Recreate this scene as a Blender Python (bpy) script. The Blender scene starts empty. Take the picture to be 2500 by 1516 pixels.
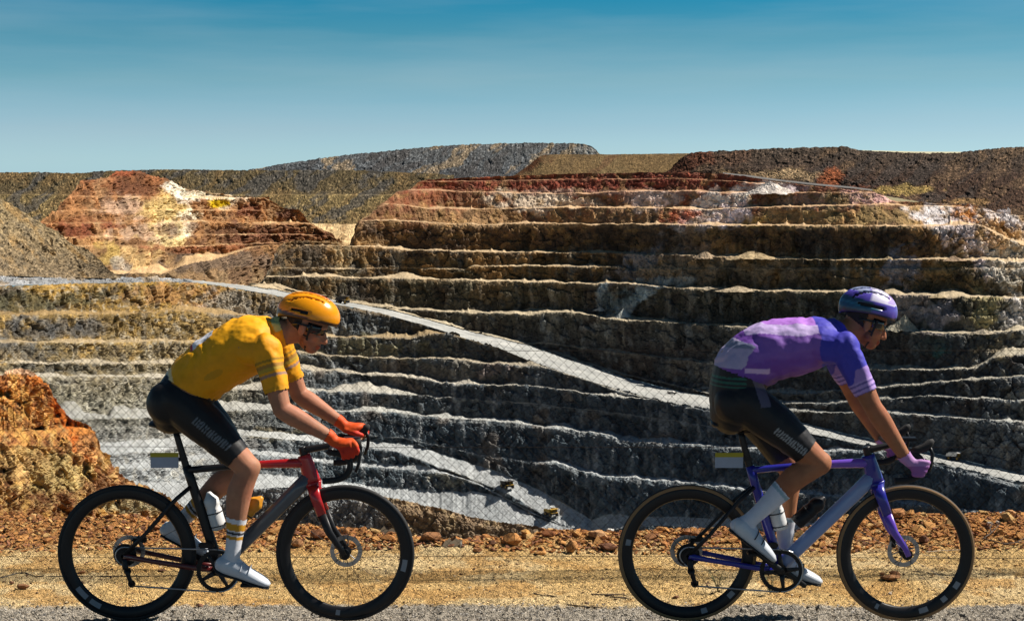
import bpy, bmesh, math, random
import numpy as np
from mathutils import Vector, Matrix

rng = np.random.default_rng(7)
random.seed(7)
SC = bpy.context.scene
COL = SC.collection

# ------------------------------------------------------------------ camera
W0, H0 = 2500.0, 1516.0            # size of the photograph the measurements come from
FPX = 3590.0                       # focal length in photograph pixels
CAM_H = 2.19
PITCH = math.atan(338.0 / FPX)
cam_data = bpy.data.cameras.new('camera')
cam_data.sensor_width = 36.0
cam_data.lens = 36.0 * FPX / W0
cam_data.clip_start = 0.1
cam_data.clip_end = 60000.0
cam = bpy.data.objects.new('camera', cam_data)
cam.location = (0, 0, CAM_H)
cam.rotation_euler = (math.pi / 2 - PITCH, 0, 0)
COL.objects.link(cam)
SC.camera = cam

# ------------------------------------------------------------------ world, sun, exposure
SUN_EL, SUN_AZ = math.radians(48), math.radians(76)   # azimuth clockwise from the viewing direction (+Y)
world = bpy.data.worlds.new('World')
SC.world = world
world.use_nodes = True
wn, wl = world.node_tree.nodes, world.node_tree.links
wn.clear()
w_out = wn.new('ShaderNodeOutputWorld')
w_bg = wn.new('ShaderNodeBackground')
w_sky = wn.new('ShaderNodeTexSky')
w_sky.sky_type = 'NISHITA'
w_sky.sun_disc = False
w_sky.sun_elevation = SUN_EL
w_sky.sun_rotation = SUN_AZ
w_sky.altitude = 400
w_sky.air_density = 1.0
w_sky.dust_density = 0.3
w_sky.ozone_density = 2.0
w_bg.inputs['Strength'].default_value = 0.05
w_geo = wn.new('ShaderNodeNewGeometry')
w_tc = wn.new('ShaderNodeTexCoord')
w_sep = wn.new('ShaderNodeSeparateXYZ')
wl.new(w_tc.outputs['Generated'], w_sep.inputs[0])
# deep polarised blue above a pale horizon, the same all round the sky
w_ramp = wn.new('ShaderNodeValToRGB')
w_map = wn.new('ShaderNodeMapRange')
w_map.inputs['From Min'].default_value = 0.0
w_map.inputs['From Max'].default_value = 0.16
wl.new(w_sep.outputs['Z'], w_map.inputs['Value'])
wl.new(w_map.outputs[0], w_ramp.inputs[0])
cr = w_ramp.color_ramp
cr.elements[0].position = 0.0; cr.elements[0].color = (0.88, 1.42, 2.12, 1)
cr.elements[1].position = 1.0; cr.elements[1].color = (0.038, 0.23, 0.36, 1)
for pos_, col_ in ((0.05, (0.86, 1.34, 1.96)), (0.18, (0.74, 1.09, 1.55)), (0.383, (0.50, 0.89, 1.10)), (0.557, (0.25, 0.73, 0.90)), (0.72, (0.085, 0.66, 0.87))):
    e = cr.elements.new(pos_); e.color = (*col_, 1)
w_mul = wn.new('ShaderNodeMixRGB'); w_mul.blend_type = 'MULTIPLY'; w_mul.inputs[0].default_value = 1.0
wl.new(w_sky.outputs[0], w_mul.inputs[1])
wl.new(w_ramp.outputs[0], w_mul.inputs[2])
# thin high cirrus in long bands
w_mp = wn.new('ShaderNodeMapping')
w_mp.inputs['Scale'].default_value = (1.6, 1.6, 17.0)
w_mp.inputs['Rotation'].default_value = (0, math.radians(-3.0), 0)
wl.new(w_tc.outputs['Generated'], w_mp.inputs[0])
w_no = wn.new('ShaderNodeTexNoise')
w_no.inputs['Scale'].default_value = 1.5
w_no.inputs['Detail'].default_value = 5
w_no.inputs['Roughness'].default_value = 0.55
wl.new(w_mp.outputs[0], w_no.inputs['Vector'])
w_cr = wn.new('ShaderNodeValToRGB')
w_cr.color_ramp.elements[0].position = 0.42; w_cr.color_ramp.elements[0].color = (0, 0, 0, 1)
w_cr.color_ramp.elements[1].position = 0.75; w_cr.color_ramp.elements[1].color = (0.30, 0.30, 0.30, 1)
wl.new(w_no.outputs[0], w_cr.inputs[0])
w_cl = wn.new('ShaderNodeMixRGB'); w_cl.blend_type = 'MIX'
w_cl.inputs[2].default_value = (5.7, 7.3, 8.1, 1)
wl.new(w_cr.outputs[0], w_cl.inputs[0])
wl.new(w_mul.outputs[0], w_cl.inputs[1])
wl.new(w_cl.outputs[0], w_bg.inputs['Color'])
wl.new(w_bg.outputs[0], w_out.inputs['Surface'])

sun_data = bpy.data.lights.new('sun', 'SUN')
sun_data.energy = 5.0
sun_data.angle = math.radians(0.5)
sun_data.color = (1.0, 0.93, 0.83)
sun = bpy.data.objects.new('sun', sun_data)
SUN_DIR = Vector((math.sin(SUN_AZ) * math.cos(SUN_EL), math.cos(SUN_AZ) * math.cos(SUN_EL), math.sin(SUN_EL)))
sun.rotation_euler = (-SUN_DIR).to_track_quat('-Z', 'Y').to_euler()
sun.location = (30, 30, 60)
COL.objects.link(sun)

SC.view_settings.view_transform = 'Standard'
SC.view_settings.look = 'None'
SC.view_settings.exposure = 0.6
SC.view_settings.gamma = 1.0
SC.view_settings.use_curve_mapping = False
SC.render.engine = 'CYCLES'
SC.cycles.max_bounces = 5
SC.cycles.diffuse_bounces = 1

# ------------------------------------------------------------------ helpers
CT, ST = math.cos(PITCH), math.sin(PITCH)

def slope(py):
    """tangent of the elevation of the ray through row py (centre column)"""
    v = (758.0 - np.asarray(py, float)) / FPX
    return (-ST + v * CT) / (CT + v * ST)

def at(px, py, d):
    """the point of the place seen at (px, py), d metres ahead of the camera"""
    px, py, d = np.broadcast_arrays(np.asarray(px, float), np.asarray(py, float), np.asarray(d, float))
    u = (px - 1250.0) / FPX
    v = (758.0 - py) / FPX
    t = d / (CT + v * ST)
    return np.stack([t * u, d, CAM_H + t * (-ST + v * CT)], -1)

def _hash(ix, iy, iz, seed):
    h = (ix.astype(np.int64) * 374761393 + iy.astype(np.int64) * 668265263 + iz.astype(np.int64) * 2147483647 + seed * 1274126177) & 0xFFFFFFFF
    h = ((h ^ (h >> 13)) * 1274126177) & 0xFFFFFFFF
    h = ((h ^ (h >> 16)) * 2246822519) & 0xFFFFFFFF
    return ((h ^ (h >> 15)) & 0xFFFFFF) / float(0xFFFFFF) * 2 - 1

def vnoise(x, y, z, seed=0):
    x, y, z = np.broadcast_arrays(np.asarray(x, float), np.asarray(y, float), np.asarray(z, float))
    xi, yi, zi = np.floor(x), np.floor(y), np.floor(z)
    fx, fy, fz = x - xi, y - yi, z - zi
    fx, fy, fz = fx * fx * (3 - 2 * fx), fy * fy * (3 - 2 * fy), fz * fz * (3 - 2 * fz)
    r = 0
    for a in (0, 1):
        for b in (0, 1):
            for c in (0, 1):
                w = (fx if a else 1 - fx) * (fy if b else 1 - fy) * (fz if c else 1 - fz)
                r = r + w * _hash(xi + a, yi + b, zi + c, seed)
    return r

def fbm(x, y, z, octs=4, seed=0, gain=0.5):
    r, a, s = 0, 1.0, 1.0
    for o in range(octs):
        r = r + a * vnoise(np.asarray(x) * s, np.asarray(y) * s, np.asarray(z) * s, seed + o * 17)
        a *= gain; s *= 2.03
    return r

def cells(x, y, z, seed=0):
    """angular blocks: per point a random height, a tilt of its block and the distance to the joint"""
    p = np.stack(np.broadcast_arrays(x, y, z), -1).astype(np.float64)
    base = np.floor(p - .5)
    d1 = np.full(p.shape[:-1], 9.0); d2 = d1.copy(); off = np.zeros_like(d1); tilt = np.zeros_like(d1)
    for a in (0, 1):
        for b in (0, 1):
            for c in (0, 1):
                i, j, k = base[..., 0] + a, base[..., 1] + b, base[..., 2] + c
                h1, h2, h3 = _hash(i, j, k, seed), _hash(i, j, k, seed + 1), _hash(i, j, k, seed + 2)
                dx, dy, dz = p[..., 0] - i - .5 - .42 * h1, p[..., 1] - j - .5 - .42 * h2, p[..., 2] - k - .5 - .42 * h3
                d = np.sqrt(dx * dx + dy * dy + dz * dz)
                w = d < d1
                d2 = np.where(w, d1, np.minimum(d2, d)); d1 = np.where(w, d, d1)
                off = np.where(w, h1 * .6 + h2 * .4, off)
                tilt = np.where(w, h2 * dx + h3 * dy + (h1 + .4) * dz, tilt)
    return off, tilt, d2 - d1

def sstep(a, b, x):
    t = np.clip((x - a) / (b - a), 0, 1)
    return t * t * (3 - 2 * t)

def tag(o, label=None, cat=None, group=None, kind=None):
    if label: o['label'] = label
    if cat: o['category'] = cat
    if group: o['group'] = group
    if kind: o['kind'] = kind
    return o

def mesh_object(name, verts, faces, mat=None, parent=None, colors=None, smooth=False):
    me = bpy.data.meshes.new(name)
    verts = np.asarray(verts, float)
    if isinstance(faces, np.ndarray):
        n, k = faces.shape
        me.vertices.add(len(verts)); me.vertices.foreach_set('co', verts.ravel())
        me.loops.add(n * k); me.loops.foreach_set('vertex_index', faces.ravel().astype(np.int32))
        me.polygons.add(n)
        me.polygons.foreach_set('loop_start', np.arange(0, n * k, k, dtype=np.int32))
        me.polygons.foreach_set('loop_total', np.full(n, k, dtype=np.int32))
        me.update(calc_edges=True)
    else:
        me.from_pydata([tuple(v) for v in verts], [], faces)
        me.update()
    if colors is not None:
        ca = me.color_attributes.new('Col', 'FLOAT_COLOR', 'POINT')
        c = np.ones((len(verts), 4)); c[:, :3] = colors
        ca.data.foreach_set('color', c.ravel())
    me.polygons.foreach_set('use_smooth', np.full(len(me.polygons), bool(smooth)))
    if mat is not None:
        me.materials.append(mat)
    o = bpy.data.objects.new(name, me)
    COL.objects.link(o)
    if parent is not None:
        o.parent = parent
    return o

def grid_faces(R, C):
    i = np.arange(R * C).reshape(R, C)
    return np.stack([i[:-1, :-1], i[:-1, 1:], i[1:, 1:], i[1:, :-1]], -1).reshape(-1, 4)

# ------------------------------------------------------------------ materials
MATS = {}

def new_mat(name):
    m = bpy.data.materials.new(name)
    m.use_nodes = True
    n, l = m.node_tree.nodes, m.node_tree.links
    b = n.get('Principled BSDF')
    MATS[name] = m
    return m, n, l, b

def plain(name, col, rough=0.5, metal=0.0, spec=0.5, coat=0.0, var=0.12, scale=30.0, bump=0.0):
    """paint, rubber, cloth or metal with a little uneven tone"""
    m, n, l, b = new_mat(name)
    tc = n.new('ShaderNodeTexCoord')
    no = n.new('ShaderNodeTexNoise'); no.inputs['Scale'].default_value = scale; no.inputs['Detail'].default_value = 4
    l.new(tc.outputs['Object'], no.inputs['Vector'])
    mr = n.new('ShaderNodeMapRange'); mr.inputs['To Min'].default_value = 1 - var; mr.inputs['To Max'].default_value = 1 + var
    l.new(no.outputs[0], mr.inputs['Value'])
    mx = n.new('ShaderNodeMixRGB'); mx.blend_type = 'MULTIPLY'; mx.inputs[0].default_value = 1
    mx.inputs[1].default_value = (*col, 1)
    l.new(mr.outputs[0], mx.inputs[2])
    l.new(mx.outputs[0], b.inputs['Base Color'])
    b.inputs['Roughness'].default_value = rough
    b.inputs['Metallic'].default_value = metal
    b.inputs['Specular IOR Level'].default_value = spec
    b.inputs['Coat Weight'].default_value = coat
    if bump:
        bp = n.new('ShaderNodeBump'); bp.inputs['Strength'].default_value = bump; bp.inputs['Distance'].default_value = 0.003
        l.new(no.outputs[0], bp.inputs['Height']); l.new(bp.outputs[0], b.inputs['Normal'])
    return m

def rock_mat(name, scales=(0.05, 0.3, 1.5), var=(0.25, 0.35, 0.45), bump=0.6, bdist=0.6, rough=0.95, cell=None, cellvar=0.5):
    """vertex colour of the rock broken up by several sizes of grain, with fine relief"""
    m, n, l, b = new_mat(name)
    at_ = n.new('ShaderNodeAttribute'); at_.attribute_name = 'Col'
    tc = n.new('ShaderNodeTexCoord')
    cur = at_.outputs['Color']
    last = None
    for s, v in zip(scales, var):
        no = n.new('ShaderNodeTexNoise'); no.inputs['Scale'].default_value = s; no.inputs['Detail'].default_value = 5
        no.inputs['Roughness'].default_value = 0.65
        l.new(tc.outputs['Object'], no.inputs['Vector'])
        mr = n.new('ShaderNodeMapRange'); mr.inputs['From Min'].default_value = 0.25; mr.inputs['From Max'].default_value = 0.75
        mr.inputs['To Min'].default_value = 1 - v; mr.inputs['To Max'].default_value = 1 + v
        l.new(no.outputs[0], mr.inputs['Value'])
        mx = n.new('ShaderNodeMixRGB'); mx.blend_type = 'MULTIPLY'; mx.inputs[0].default_value = 1
        l.new(cur, mx.inputs[1]); l.new(mr.outputs[0], mx.inputs[2])
        cur = mx.outputs[0]; last = no
    hgt = last.outputs[0]
    if cell:
        vo = n.new('ShaderNodeTexVoronoi'); vo.inputs['Scale'].default_value = cell
        l.new(tc.outputs['Object'], vo.inputs['Vector'])
        sp = n.new('ShaderNodeSeparateColor'); l.new(vo.outputs['Color'], sp.inputs[0])
        mr = n.new('ShaderNodeMapRange'); mr.inputs['To Min'].default_value = 1 - cellvar; mr.inputs['To Max'].default_value = 1 + cellvar
        l.new(sp.outputs[0], mr.inputs['Value'])
        mx = n.new('ShaderNodeMixRGB'); mx.blend_type = 'MULTIPLY'; mx.inputs[0].default_value = 1
        l.new(cur, mx.inputs[1]); l.new(mr.outputs[0], mx.inputs[2]); cur = mx.outputs[0]
        ad = n.new('ShaderNodeMath'); ad.operation = 'SUBTRACT'
        l.new(hgt, ad.inputs[0]); l.new(vo.outputs['Distance'], ad.inputs[1]); hgt = ad.outputs[0]
    l.new(cur, b.inputs['Base Color'])
    b.inputs['Roughness'].default_value = rough
    b.inputs['Specular IOR Level'].default_value = 0.15
    bp = n.new('ShaderNodeBump'); bp.inputs['Strength'].default_value = bump; bp.inputs['Distance'].default_value = bdist
    l.new(hgt, bp.inputs['Height']); l.new(bp.outputs[0], b.inputs['Normal'])
    return m

M_PIT = rock_mat('pit_rock', (0.03, 0.15, 0.8), (0.18, 0.25, 0.40), 0.7, 0.9)
M_SPOIL = rock_mat('spoil_rock', (0.02, 0.2, 0.9), (0.15, 0.2, 0.3), 0.5, 0.8, cell=0.8, cellvar=0.4)
M_ROAD = rock_mat('haul_road_dust', (0.02, 0.12, 0.6), (0.10, 0.14, 0.12), 0.25, 0.3)
M_NEAR = rock_mat('outcrop_rock', (0.8, 4.0, 22.0), (0.25, 0.35, 0.35), 0.8, 0.02)
# ------------------------------------------------------------------ the pit, bench by bench
XS = np.arange(-160.0, 2661.0, 2.6)
C = len(XS)

def line(pts, jit=1.6, seed=0, freq=0.045):
    xs = [p[0] for p in pts]; ys = [p[1] for p in pts]
    y = np.interp(XS, xs, ys)
    k = np.exp(-0.5 * (np.arange(-7, 8) / 2.5) ** 2); k /= k.sum()
    y = np.convolve(np.pad(y, 7, mode='edge'), k, mode='valid')
    if jit:
        y = y + 1.25 * jit * fbm(XS * freq, seed * 3.7, 0.5, 4, seed, 0.6)
    return y

def talus(y, amp, seed, freq=0.012):
    """loose cones that have slid down against the foot of a face"""
    n = fbm(XS * freq, seed * 1.3, 0, 2, seed + 50)
    cone = np.maximum(0, n - 0.3)
    f2 = 0.045
    ph = XS * f2 + 2.5 * fbm(XS * 0.01, seed * 2.1, 7, 2, seed + 60)
    tri = np.maximum(0, 1 - np.abs(ph - np.round(ph)) * 3.2) * np.maximum(0, _hash(np.round(ph), np.round(ph) * 0 + seed, np.round(ph) * 0, 9)) 
    return y - amp * cone * 0.9 - amp * 0.75 * tri

def smooth_x(a, s=6):
    r = int(3 * s)
    k = np.exp(-0.5 * (np.arange(-r, r + 1) / s) ** 2); k /= k.sum()
    return np.convolve(np.pad(a, r, mode='edge'), k, mode='valid')

def climb_face(d0, y0, y1, ang=72.0):
    c = 1.0 / math.tan(math.radians(ang))
    m0, m1 = slope(y0), slope(y1)
    z0 = d0 * m0
    d1 = (d0 - z0 * c) / (1 - c * m1)
    return np.maximum(smooth_x(np.maximum(d1, d0), 26), d0 + .01)

def cross_floor(d0, y0, y1, kmin=1.0, kmax=8.0):
    m0, m1 = slope(y0), slope(y1)
    dy = np.maximum(y0 - y1, 0)
    m1s = np.where(np.abs(m1) < 1e-4, -1e-4, m1)
    dd = np.clip(d0 * m0 / m1s - d0, kmin * dy, kmax * dy)
    return np.maximum(smooth_x(d0 + dd, 26), d0 + .01)

def rows_between(ya, da, yb, db, n, profile):
    """n rows from line a (excluded) to line b (included)"""
    Y, D = [], []
    for i in range(1, n + 1):
        t = i / n
        Y.append(ya + (yb - ya) * t)
        D.append(da + (db - da) * profile(t))
    return Y, D

BRK = 0.915 + 0.06 * np.clip(fbm(XS / 34, 3.3, 0, 3, 77), -1, 1)     # how far down each crest is broken, varies along the wall
def face_profile(t):           # steep below, broken back near the crest
    lo = 0.78 * t / BRK
    hi = 0.78 + 0.22 * (t - BRK) / (1 - BRK)
    return np.where(t < BRK, lo, hi)

FACE, FLOOR = 0.0, 1.0
SHEETS = {}
def depth_on(key, x, y):
    xs_, Y_, D_ = SHEETS[key]
    i = int(np.argmin(np.abs(xs_ - x)))
    o_ = np.argsort(Y_[:, i])
    return float(np.interp(y, Y_[o_, i], D_[o_, i]))

def build_sheet(name, d0, lines, palette, mat, x0=None, x1=None, back=None, amp=1.0, kind='structure', top_clip=None, rowpx=2.6, floor_amp=0.35, unit=1.0, key=None, flat=1.0, fine_amp=.45, spk_amp=.18, tone=.28, rag=True, sat=1.0):
    """lines: [(y array, 'start'|'face'|'floor'), ...] from the bottom up; returns (object, depth on the last line)"""
    sel = np.ones(C, bool)
    if x0 is not None: sel &= XS >= x0
    if x1 is not None: sel &= XS <= x1
    ys = []
    prev = None
    for li_, ln in enumerate(lines):
        y = ln[0]
        if rag and li_ and prev is not None and li_ < len(lines) - 1:
            gap = np.maximum(prev - y, 0)
            if ln[1] == 'floor':
                y = prev - gap * np.clip(.75 + .75 * fbm(XS / 60, li_ * 3.1, 0, 3, 300 + li_), .25, 1.5)
            else:
                y = y + np.minimum(5 * np.clip(fbm(XS / 75, li_ * 5.7, 0, 3, 330 + li_, .6) - .38, 0, .7), .5 * gap)
        if top_clip is not None: y = np.maximum(y, top_clip)
        if prev is not None: y = np.minimum(y, prev - 0.02)
        ys.append(y); prev = y
    Y, D, K, T = [ys[0]], [d0], [FLOOR], [0.0]
    d = d0
    for i in range(1, len(lines)):
        k = lines[i][1]
        n = max(2, int(math.ceil(np.percentile((ys[i - 1] - ys[i])[sel], 92) / rowpx)))
        if k == 'face':
            dn = climb_face(d, ys[i - 1], ys[i], lines[i][2] if len(lines[i]) > 2 else 72.0)
            prof = face_profile if len(lines[i]) < 3 or lines[i][2] > 50 else (lambda t: t)
        else:
            dn = d + flat * (cross_floor(d, ys[i - 1], ys[i]) - d)
            n = max(2, min(n, 40))
            prof = lambda t: t
        yy, dd = rows_between(ys[i - 1], d, ys[i], dn, n, prof)
        Y += yy; D += dd
        K += [FACE if k == 'face' else FLOOR] * n
        T += [(j + 1) / n for j in range(n)]
        if k == 'floor': K[-1] = 0.7
        d = dn
    dtop = d
    nb = 0
    if back:
        zt = d * slope(ys[-1])
        for j in range(1, 7):
            dd = d + back * j / 6
            z = zt - 0.5 * back * (j / 6) ** 1.2
            m = z / dd
            # row whose ray has slope m
            v = (m * CT + ST) / (CT - m * ST)
            Y.append(758 - v * FPX); D.append(dd); K.append(FLOOR * 0.5); T.append(0.5); nb += 1
    Y = np.array(Y)[:, sel]; D = np.array(D)[:, sel]
    K = np.array(K)[:, None] * np.ones((1, sel.sum())); T = np.array(T)[:, None] * np.ones((1, sel.sum()))
    X = np.broadcast_to(XS[sel], Y.shape)
    P = at(X, Y, D)
    # normals of the smooth sheet
    gu = np.gradient(P, axis=1); gv = np.gradient(P, axis=0)
    N = np.cross(gu, gv); N /= (np.linalg.norm(N, axis=-1, keepdims=True) + 1e-9)
    flip = np.sum(N * (np.array([0, 0, CAM_H]) - P), -1) < 0
    N[flip] *= -1
    if key: SHEETS[key] = (XS[sel].copy(), Y.copy(), D.copy())
    px, py, pz = P[..., 0] / unit, P[..., 1] / unit, P[..., 2] / unit
    q = px * 0.8 + py * 0.6
    big = fbm(px / 26, py / 26, pz / 18, 3, 3)
    o1, t1_, e1 = cells(px / 8.5 + .25 * big, py / 8.5, pz / 9.5 + .2 * big, 11)
    o2, t2_, e2 = cells(px / 3.3 + .2 * o1, py / 3.3, pz / 4.2, 19)
    blk = .9 * o1 + 1.5 * t1_ - .5 * np.exp(-(e1 / .10) ** 2)
    blk2 = .8 * o2 + 1.4 * t2_ - .35 * np.exp(-(e2 / .14) ** 2)
    stri = fbm(q / 2.6, 0.3 * q / 9, pz / 26, 3, 23)
    fine = fbm(px / 1.9, py / 1.9, pz / 1.7, 2, 31)
    spk = rng.standard_normal(Y.shape)
    facew = 1 - K
    # keep the exact edges a little calmer than the middle of a face
    mid = 0.14 + 0.86 * np.sin(np.pi * np.clip(T, 0, 1)) ** .8
    if callable(amp): amp = amp(X, Y)
    disp = facew * (mid * (0.9 * big + 1.9 * blk + 1.0 * stri) + 1.15 * blk2 * (.35 + .65 * mid) + fine_amp * fine + spk_amp * spk) * amp
    disp = disp + K * floor_amp * (0.5 * fbm(px / 9, py / 9, pz / 9, 2, 41) + 0.28 * fine + 0.03 * spk)
    sc = np.clip(D / 900.0, 0.5, 1.6) if unit == 1.0 else np.full(D.shape, unit)
    P = P + N * (disp * sc)[..., None]
    cols = palette(X, Y, K, T, P) * (1 + facew * tone * (o1 + .9 * o2))[..., None]
    lum_ = cols @ np.array((.3, .55, .15))
    cols = lum_[..., None] + (cols - lum_[..., None]) * sat
    o = mesh_object(name, P.reshape(-1, 3), grid_faces(*Y.shape), mat, None, np.clip(cols, 0.004, 0.9).reshape(-1, 3))
    if kind: o['kind'] = kind
    return o, dtop

def mixc(c, col, w):
    return c + (np.asarray(col) - c) * np.clip(w, 0, 1)[..., None]

def patch(c, X, Y, cx, cy, rx, ry, col, w=1.0, seed=1, rough=0.45, tilt=0.0):
    rough = rough * 1.5
    """a ragged-edged patch: differently coloured ground and some painted light and shade"""
    u = (X - cx - tilt * (Y - cy)) / rx; v = (Y - cy) / ry
    r = np.sqrt(u * u + v * v) + rough * fbm(X / 26, Y / 22, seed, 4, seed, 0.6)
    return mixc(c, col, w * sstep(1.3, 0.6, r))

def base_cols(X, stops, Y):
    ys = [s[0] for s in stops]
    c = np.stack([np.interp(Y, ys, [s[1][i] for s in stops]) for i in range(3)], -1)
    return c

def pal_upper(X, Y, K, T, P):
    w = 8 * fbm(X / 120, Y / 60, 0, 3, 5)
    c = base_cols(X, [(425, (.16, .065, .045)), (465, (.22, .10, .065)), (505, (.29, .165, .095)), (545, (.31, .20, .11)), (558, (.13, .08, .048)),
                      (615, (.105, .07, .044)), (640, (.125, .098, .058)), (690, (.10, .085, .056)), (720, (.095, .086, .062)), (790, (.082, .078, .066)),
                      (850, (.075, .078, .078)), (950, (.08, .088, .095)), (1100, (.13, .145, .155))], Y + w)
    n1 = fbm(X / 45, Y / 60, 2, 4, 61, 0.6); n2 = fbm(X / 16, Y / 90, 5, 4, 71, 0.6)
    c = mixc(c, (.30, .18, .085), 0.75 * sstep(.15, .7, n1) * sstep(760, 640, Y))
    c = mixc(c, (.075, .06, .05), 0.7 * sstep(.1, .7, -n1) * sstep(480, 560, Y))
    c = mixc(c, (.25, .23, .19), 0.5 * sstep(.3, .8, n2) * sstep(560, 640, Y))
    c = mixc(c, (.22, .060, .035), 0.6 * sstep(.05, .6, n2) * sstep(560, 500, Y))
    # bodies of colour, with painted shade and sun on the dark spur
    for (cx, cy, rx, ry, col, ww, tl) in [
        (1300, 490, 100, 26, (.62, .50, .38), 1, 0), (1500, 470, 200, 7, (.44, .28, .22), .8, 0), (1400, 446, 420, 14, (.20, .055, .038), .8, 0), (1250, 430, 220, 5, (.34, .11, .06), .7, 0), (1420, 492, 60, 14, (.55, .44, .33), .7, 0),
        (1560, 495, 60, 16, (.55, .38, .30), .75, 0), (1600, 492, 60, 20, (.64, .50, .43), .9, 0), (1768, 488, 60, 34, (.74, .64, .56), 1, -1.4), (1880, 455, 50, 14, (.75, .66, .58), .9, 0),
        (1930, 458, 40, 9, (.55, .42, .40), .7, 0),
        (1720, 528, 66, 30, (.72, .60, .54), 1, -1.6), (1795, 530, 60, 26, (.66, .56, .56), 1, -1.0), (1670, 530, 40, 14, (.40, .10, .06), .7, -1),
        (1850, 535, 40, 14, (.40, .28, .10), .6, 0), (2125, 482, 52, 24, (.72, .45, .41), 1, 1.0), (2090, 485, 30, 20, (.56, .36, .30), .8, -1), (1985, 490, 70, 16, (.36, .27, .22), .6, 0),
        (2060, 488, 50, 16, (.28, .22, .11), .7, 0), (1960, 530, 160, 22, (.40, .27, .13), .55, 0), (2150, 525, 140, 22, (.34, .25, .12), .6, 0),
        (2300, 525, 60, 30, (.68, .63, .62), 1, 0), (2370, 520, 45, 22, (.60, .28, .11), .9, 0), (2440, 530, 60, 24, (.66, .62, .62), .85, 0.5),
        (2380, 590, 56, 60, (.68, .58, .57), 1, .6), (2450, 580, 60, 50, (.58, .38, .20), .8, .5), (2470, 650, 60, 60, (.58, .53, .45), .8, 0),
        (1690, 600, 60, 40, (.34, .24, .17), .8, -.6), (1560, 655, 60, 45, (.30, .28, .28), .75, -.6), (1690, 655, 110, 30, (.30, .235, .165), .8, 0), (1850, 655, 120, 26, (.27, .215, .15), .7, 0),
        (2200, 660, 45, 42, (.34, .33, .37), .75, 0), (2330, 655, 60, 36, (.20, .15, .08), .7, 0), (1560, 725, 26, 40, (.42, .52, .56), .9, -1.1), (1530, 760, 20, 14, (.50, .54, .52), .9, -1), (1470, 715, 13, 34, (.36, .43, .46), .8, -.3), (1510, 735, 30, 30, (.16, .22, .24), .7, -.6),
        (1625, 690, 60, 14, (.46, .52, .52), .5, -1), (2190, 755, 90, 34, (.38, .31, .27), .8, 0), (2290, 770, 40, 34, (.36, .33, .35), .75, 0), (2410, 760, 40, 40, (.36, .31, .17), .7, 0),
        (2480, 760, 30, 40, (.62, .58, .55), .8, 0), (2270, 845, 50, 22, (.085, .14, .135), .5, -.5), (2290, 862, 10, 8, (.08, .24, .22), .4, -.6), (1640, 860, 220, 22, (.085, .075, .068), .6, 0),
        (2200, 850, 120, 30, (.09, .085, .08), .5, 0), (2450, 850, 50, 22, (.40, .33, .22), .7, 0), (760, 640, 90, 36, (.105, .085, .065), .8, 0), (835, 630, 22, 40, (.36, .28, .17), .85, 0),  # dark spur and its pale right end: shade and sunlight as colour
        (1080, 585, 170, 26, (.095, .065, .045), .7, 0), (960, 530, 90, 26, (.17, .085, .05), .8, 0), (1010, 490, 70, 18, (.19, .08, .045), .7, 0), (900, 590, 60, 18, (.30, .19, .10), .8, 0),
        (1130, 530, 160, 18, (.30, .19, .10), .5, 0), (1500, 585, 300, 18, (.10, .075, .055), .5, 0)]:
        c = patch(c, X, Y, cx, cy, rx, ry, col, ww, int(cx + cy) % 97, 0.45, tl)
    c = mixc(c, (.30, .19, .09), .6 * sstep(.25, .8, fbm(X / 22, Y / 16, 9, 4, 197, .6)) * sstep(760, 640, Y))
    c = mixc(c, (.21, .225, .225), .5 * sstep(.3, .8, fbm(X / 16, Y / 20, 11, 4, 199, .6)) * sstep(700, 800, Y))
    c = c * (1 - .18 * sstep(550, 575, Y) * sstep(2420, 2250, X))[..., None]  # middle faces darkened, their shade put into the colour
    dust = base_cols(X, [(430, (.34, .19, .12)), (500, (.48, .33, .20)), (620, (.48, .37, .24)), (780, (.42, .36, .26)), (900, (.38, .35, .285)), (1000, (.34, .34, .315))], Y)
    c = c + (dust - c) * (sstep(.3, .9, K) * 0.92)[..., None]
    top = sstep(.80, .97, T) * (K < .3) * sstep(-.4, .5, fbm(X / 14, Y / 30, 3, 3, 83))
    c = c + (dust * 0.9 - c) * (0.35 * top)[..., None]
    return c * (1 + 0.18 * fbm(X / 5, Y / 5, 1, 2, 91))[..., None]

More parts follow.
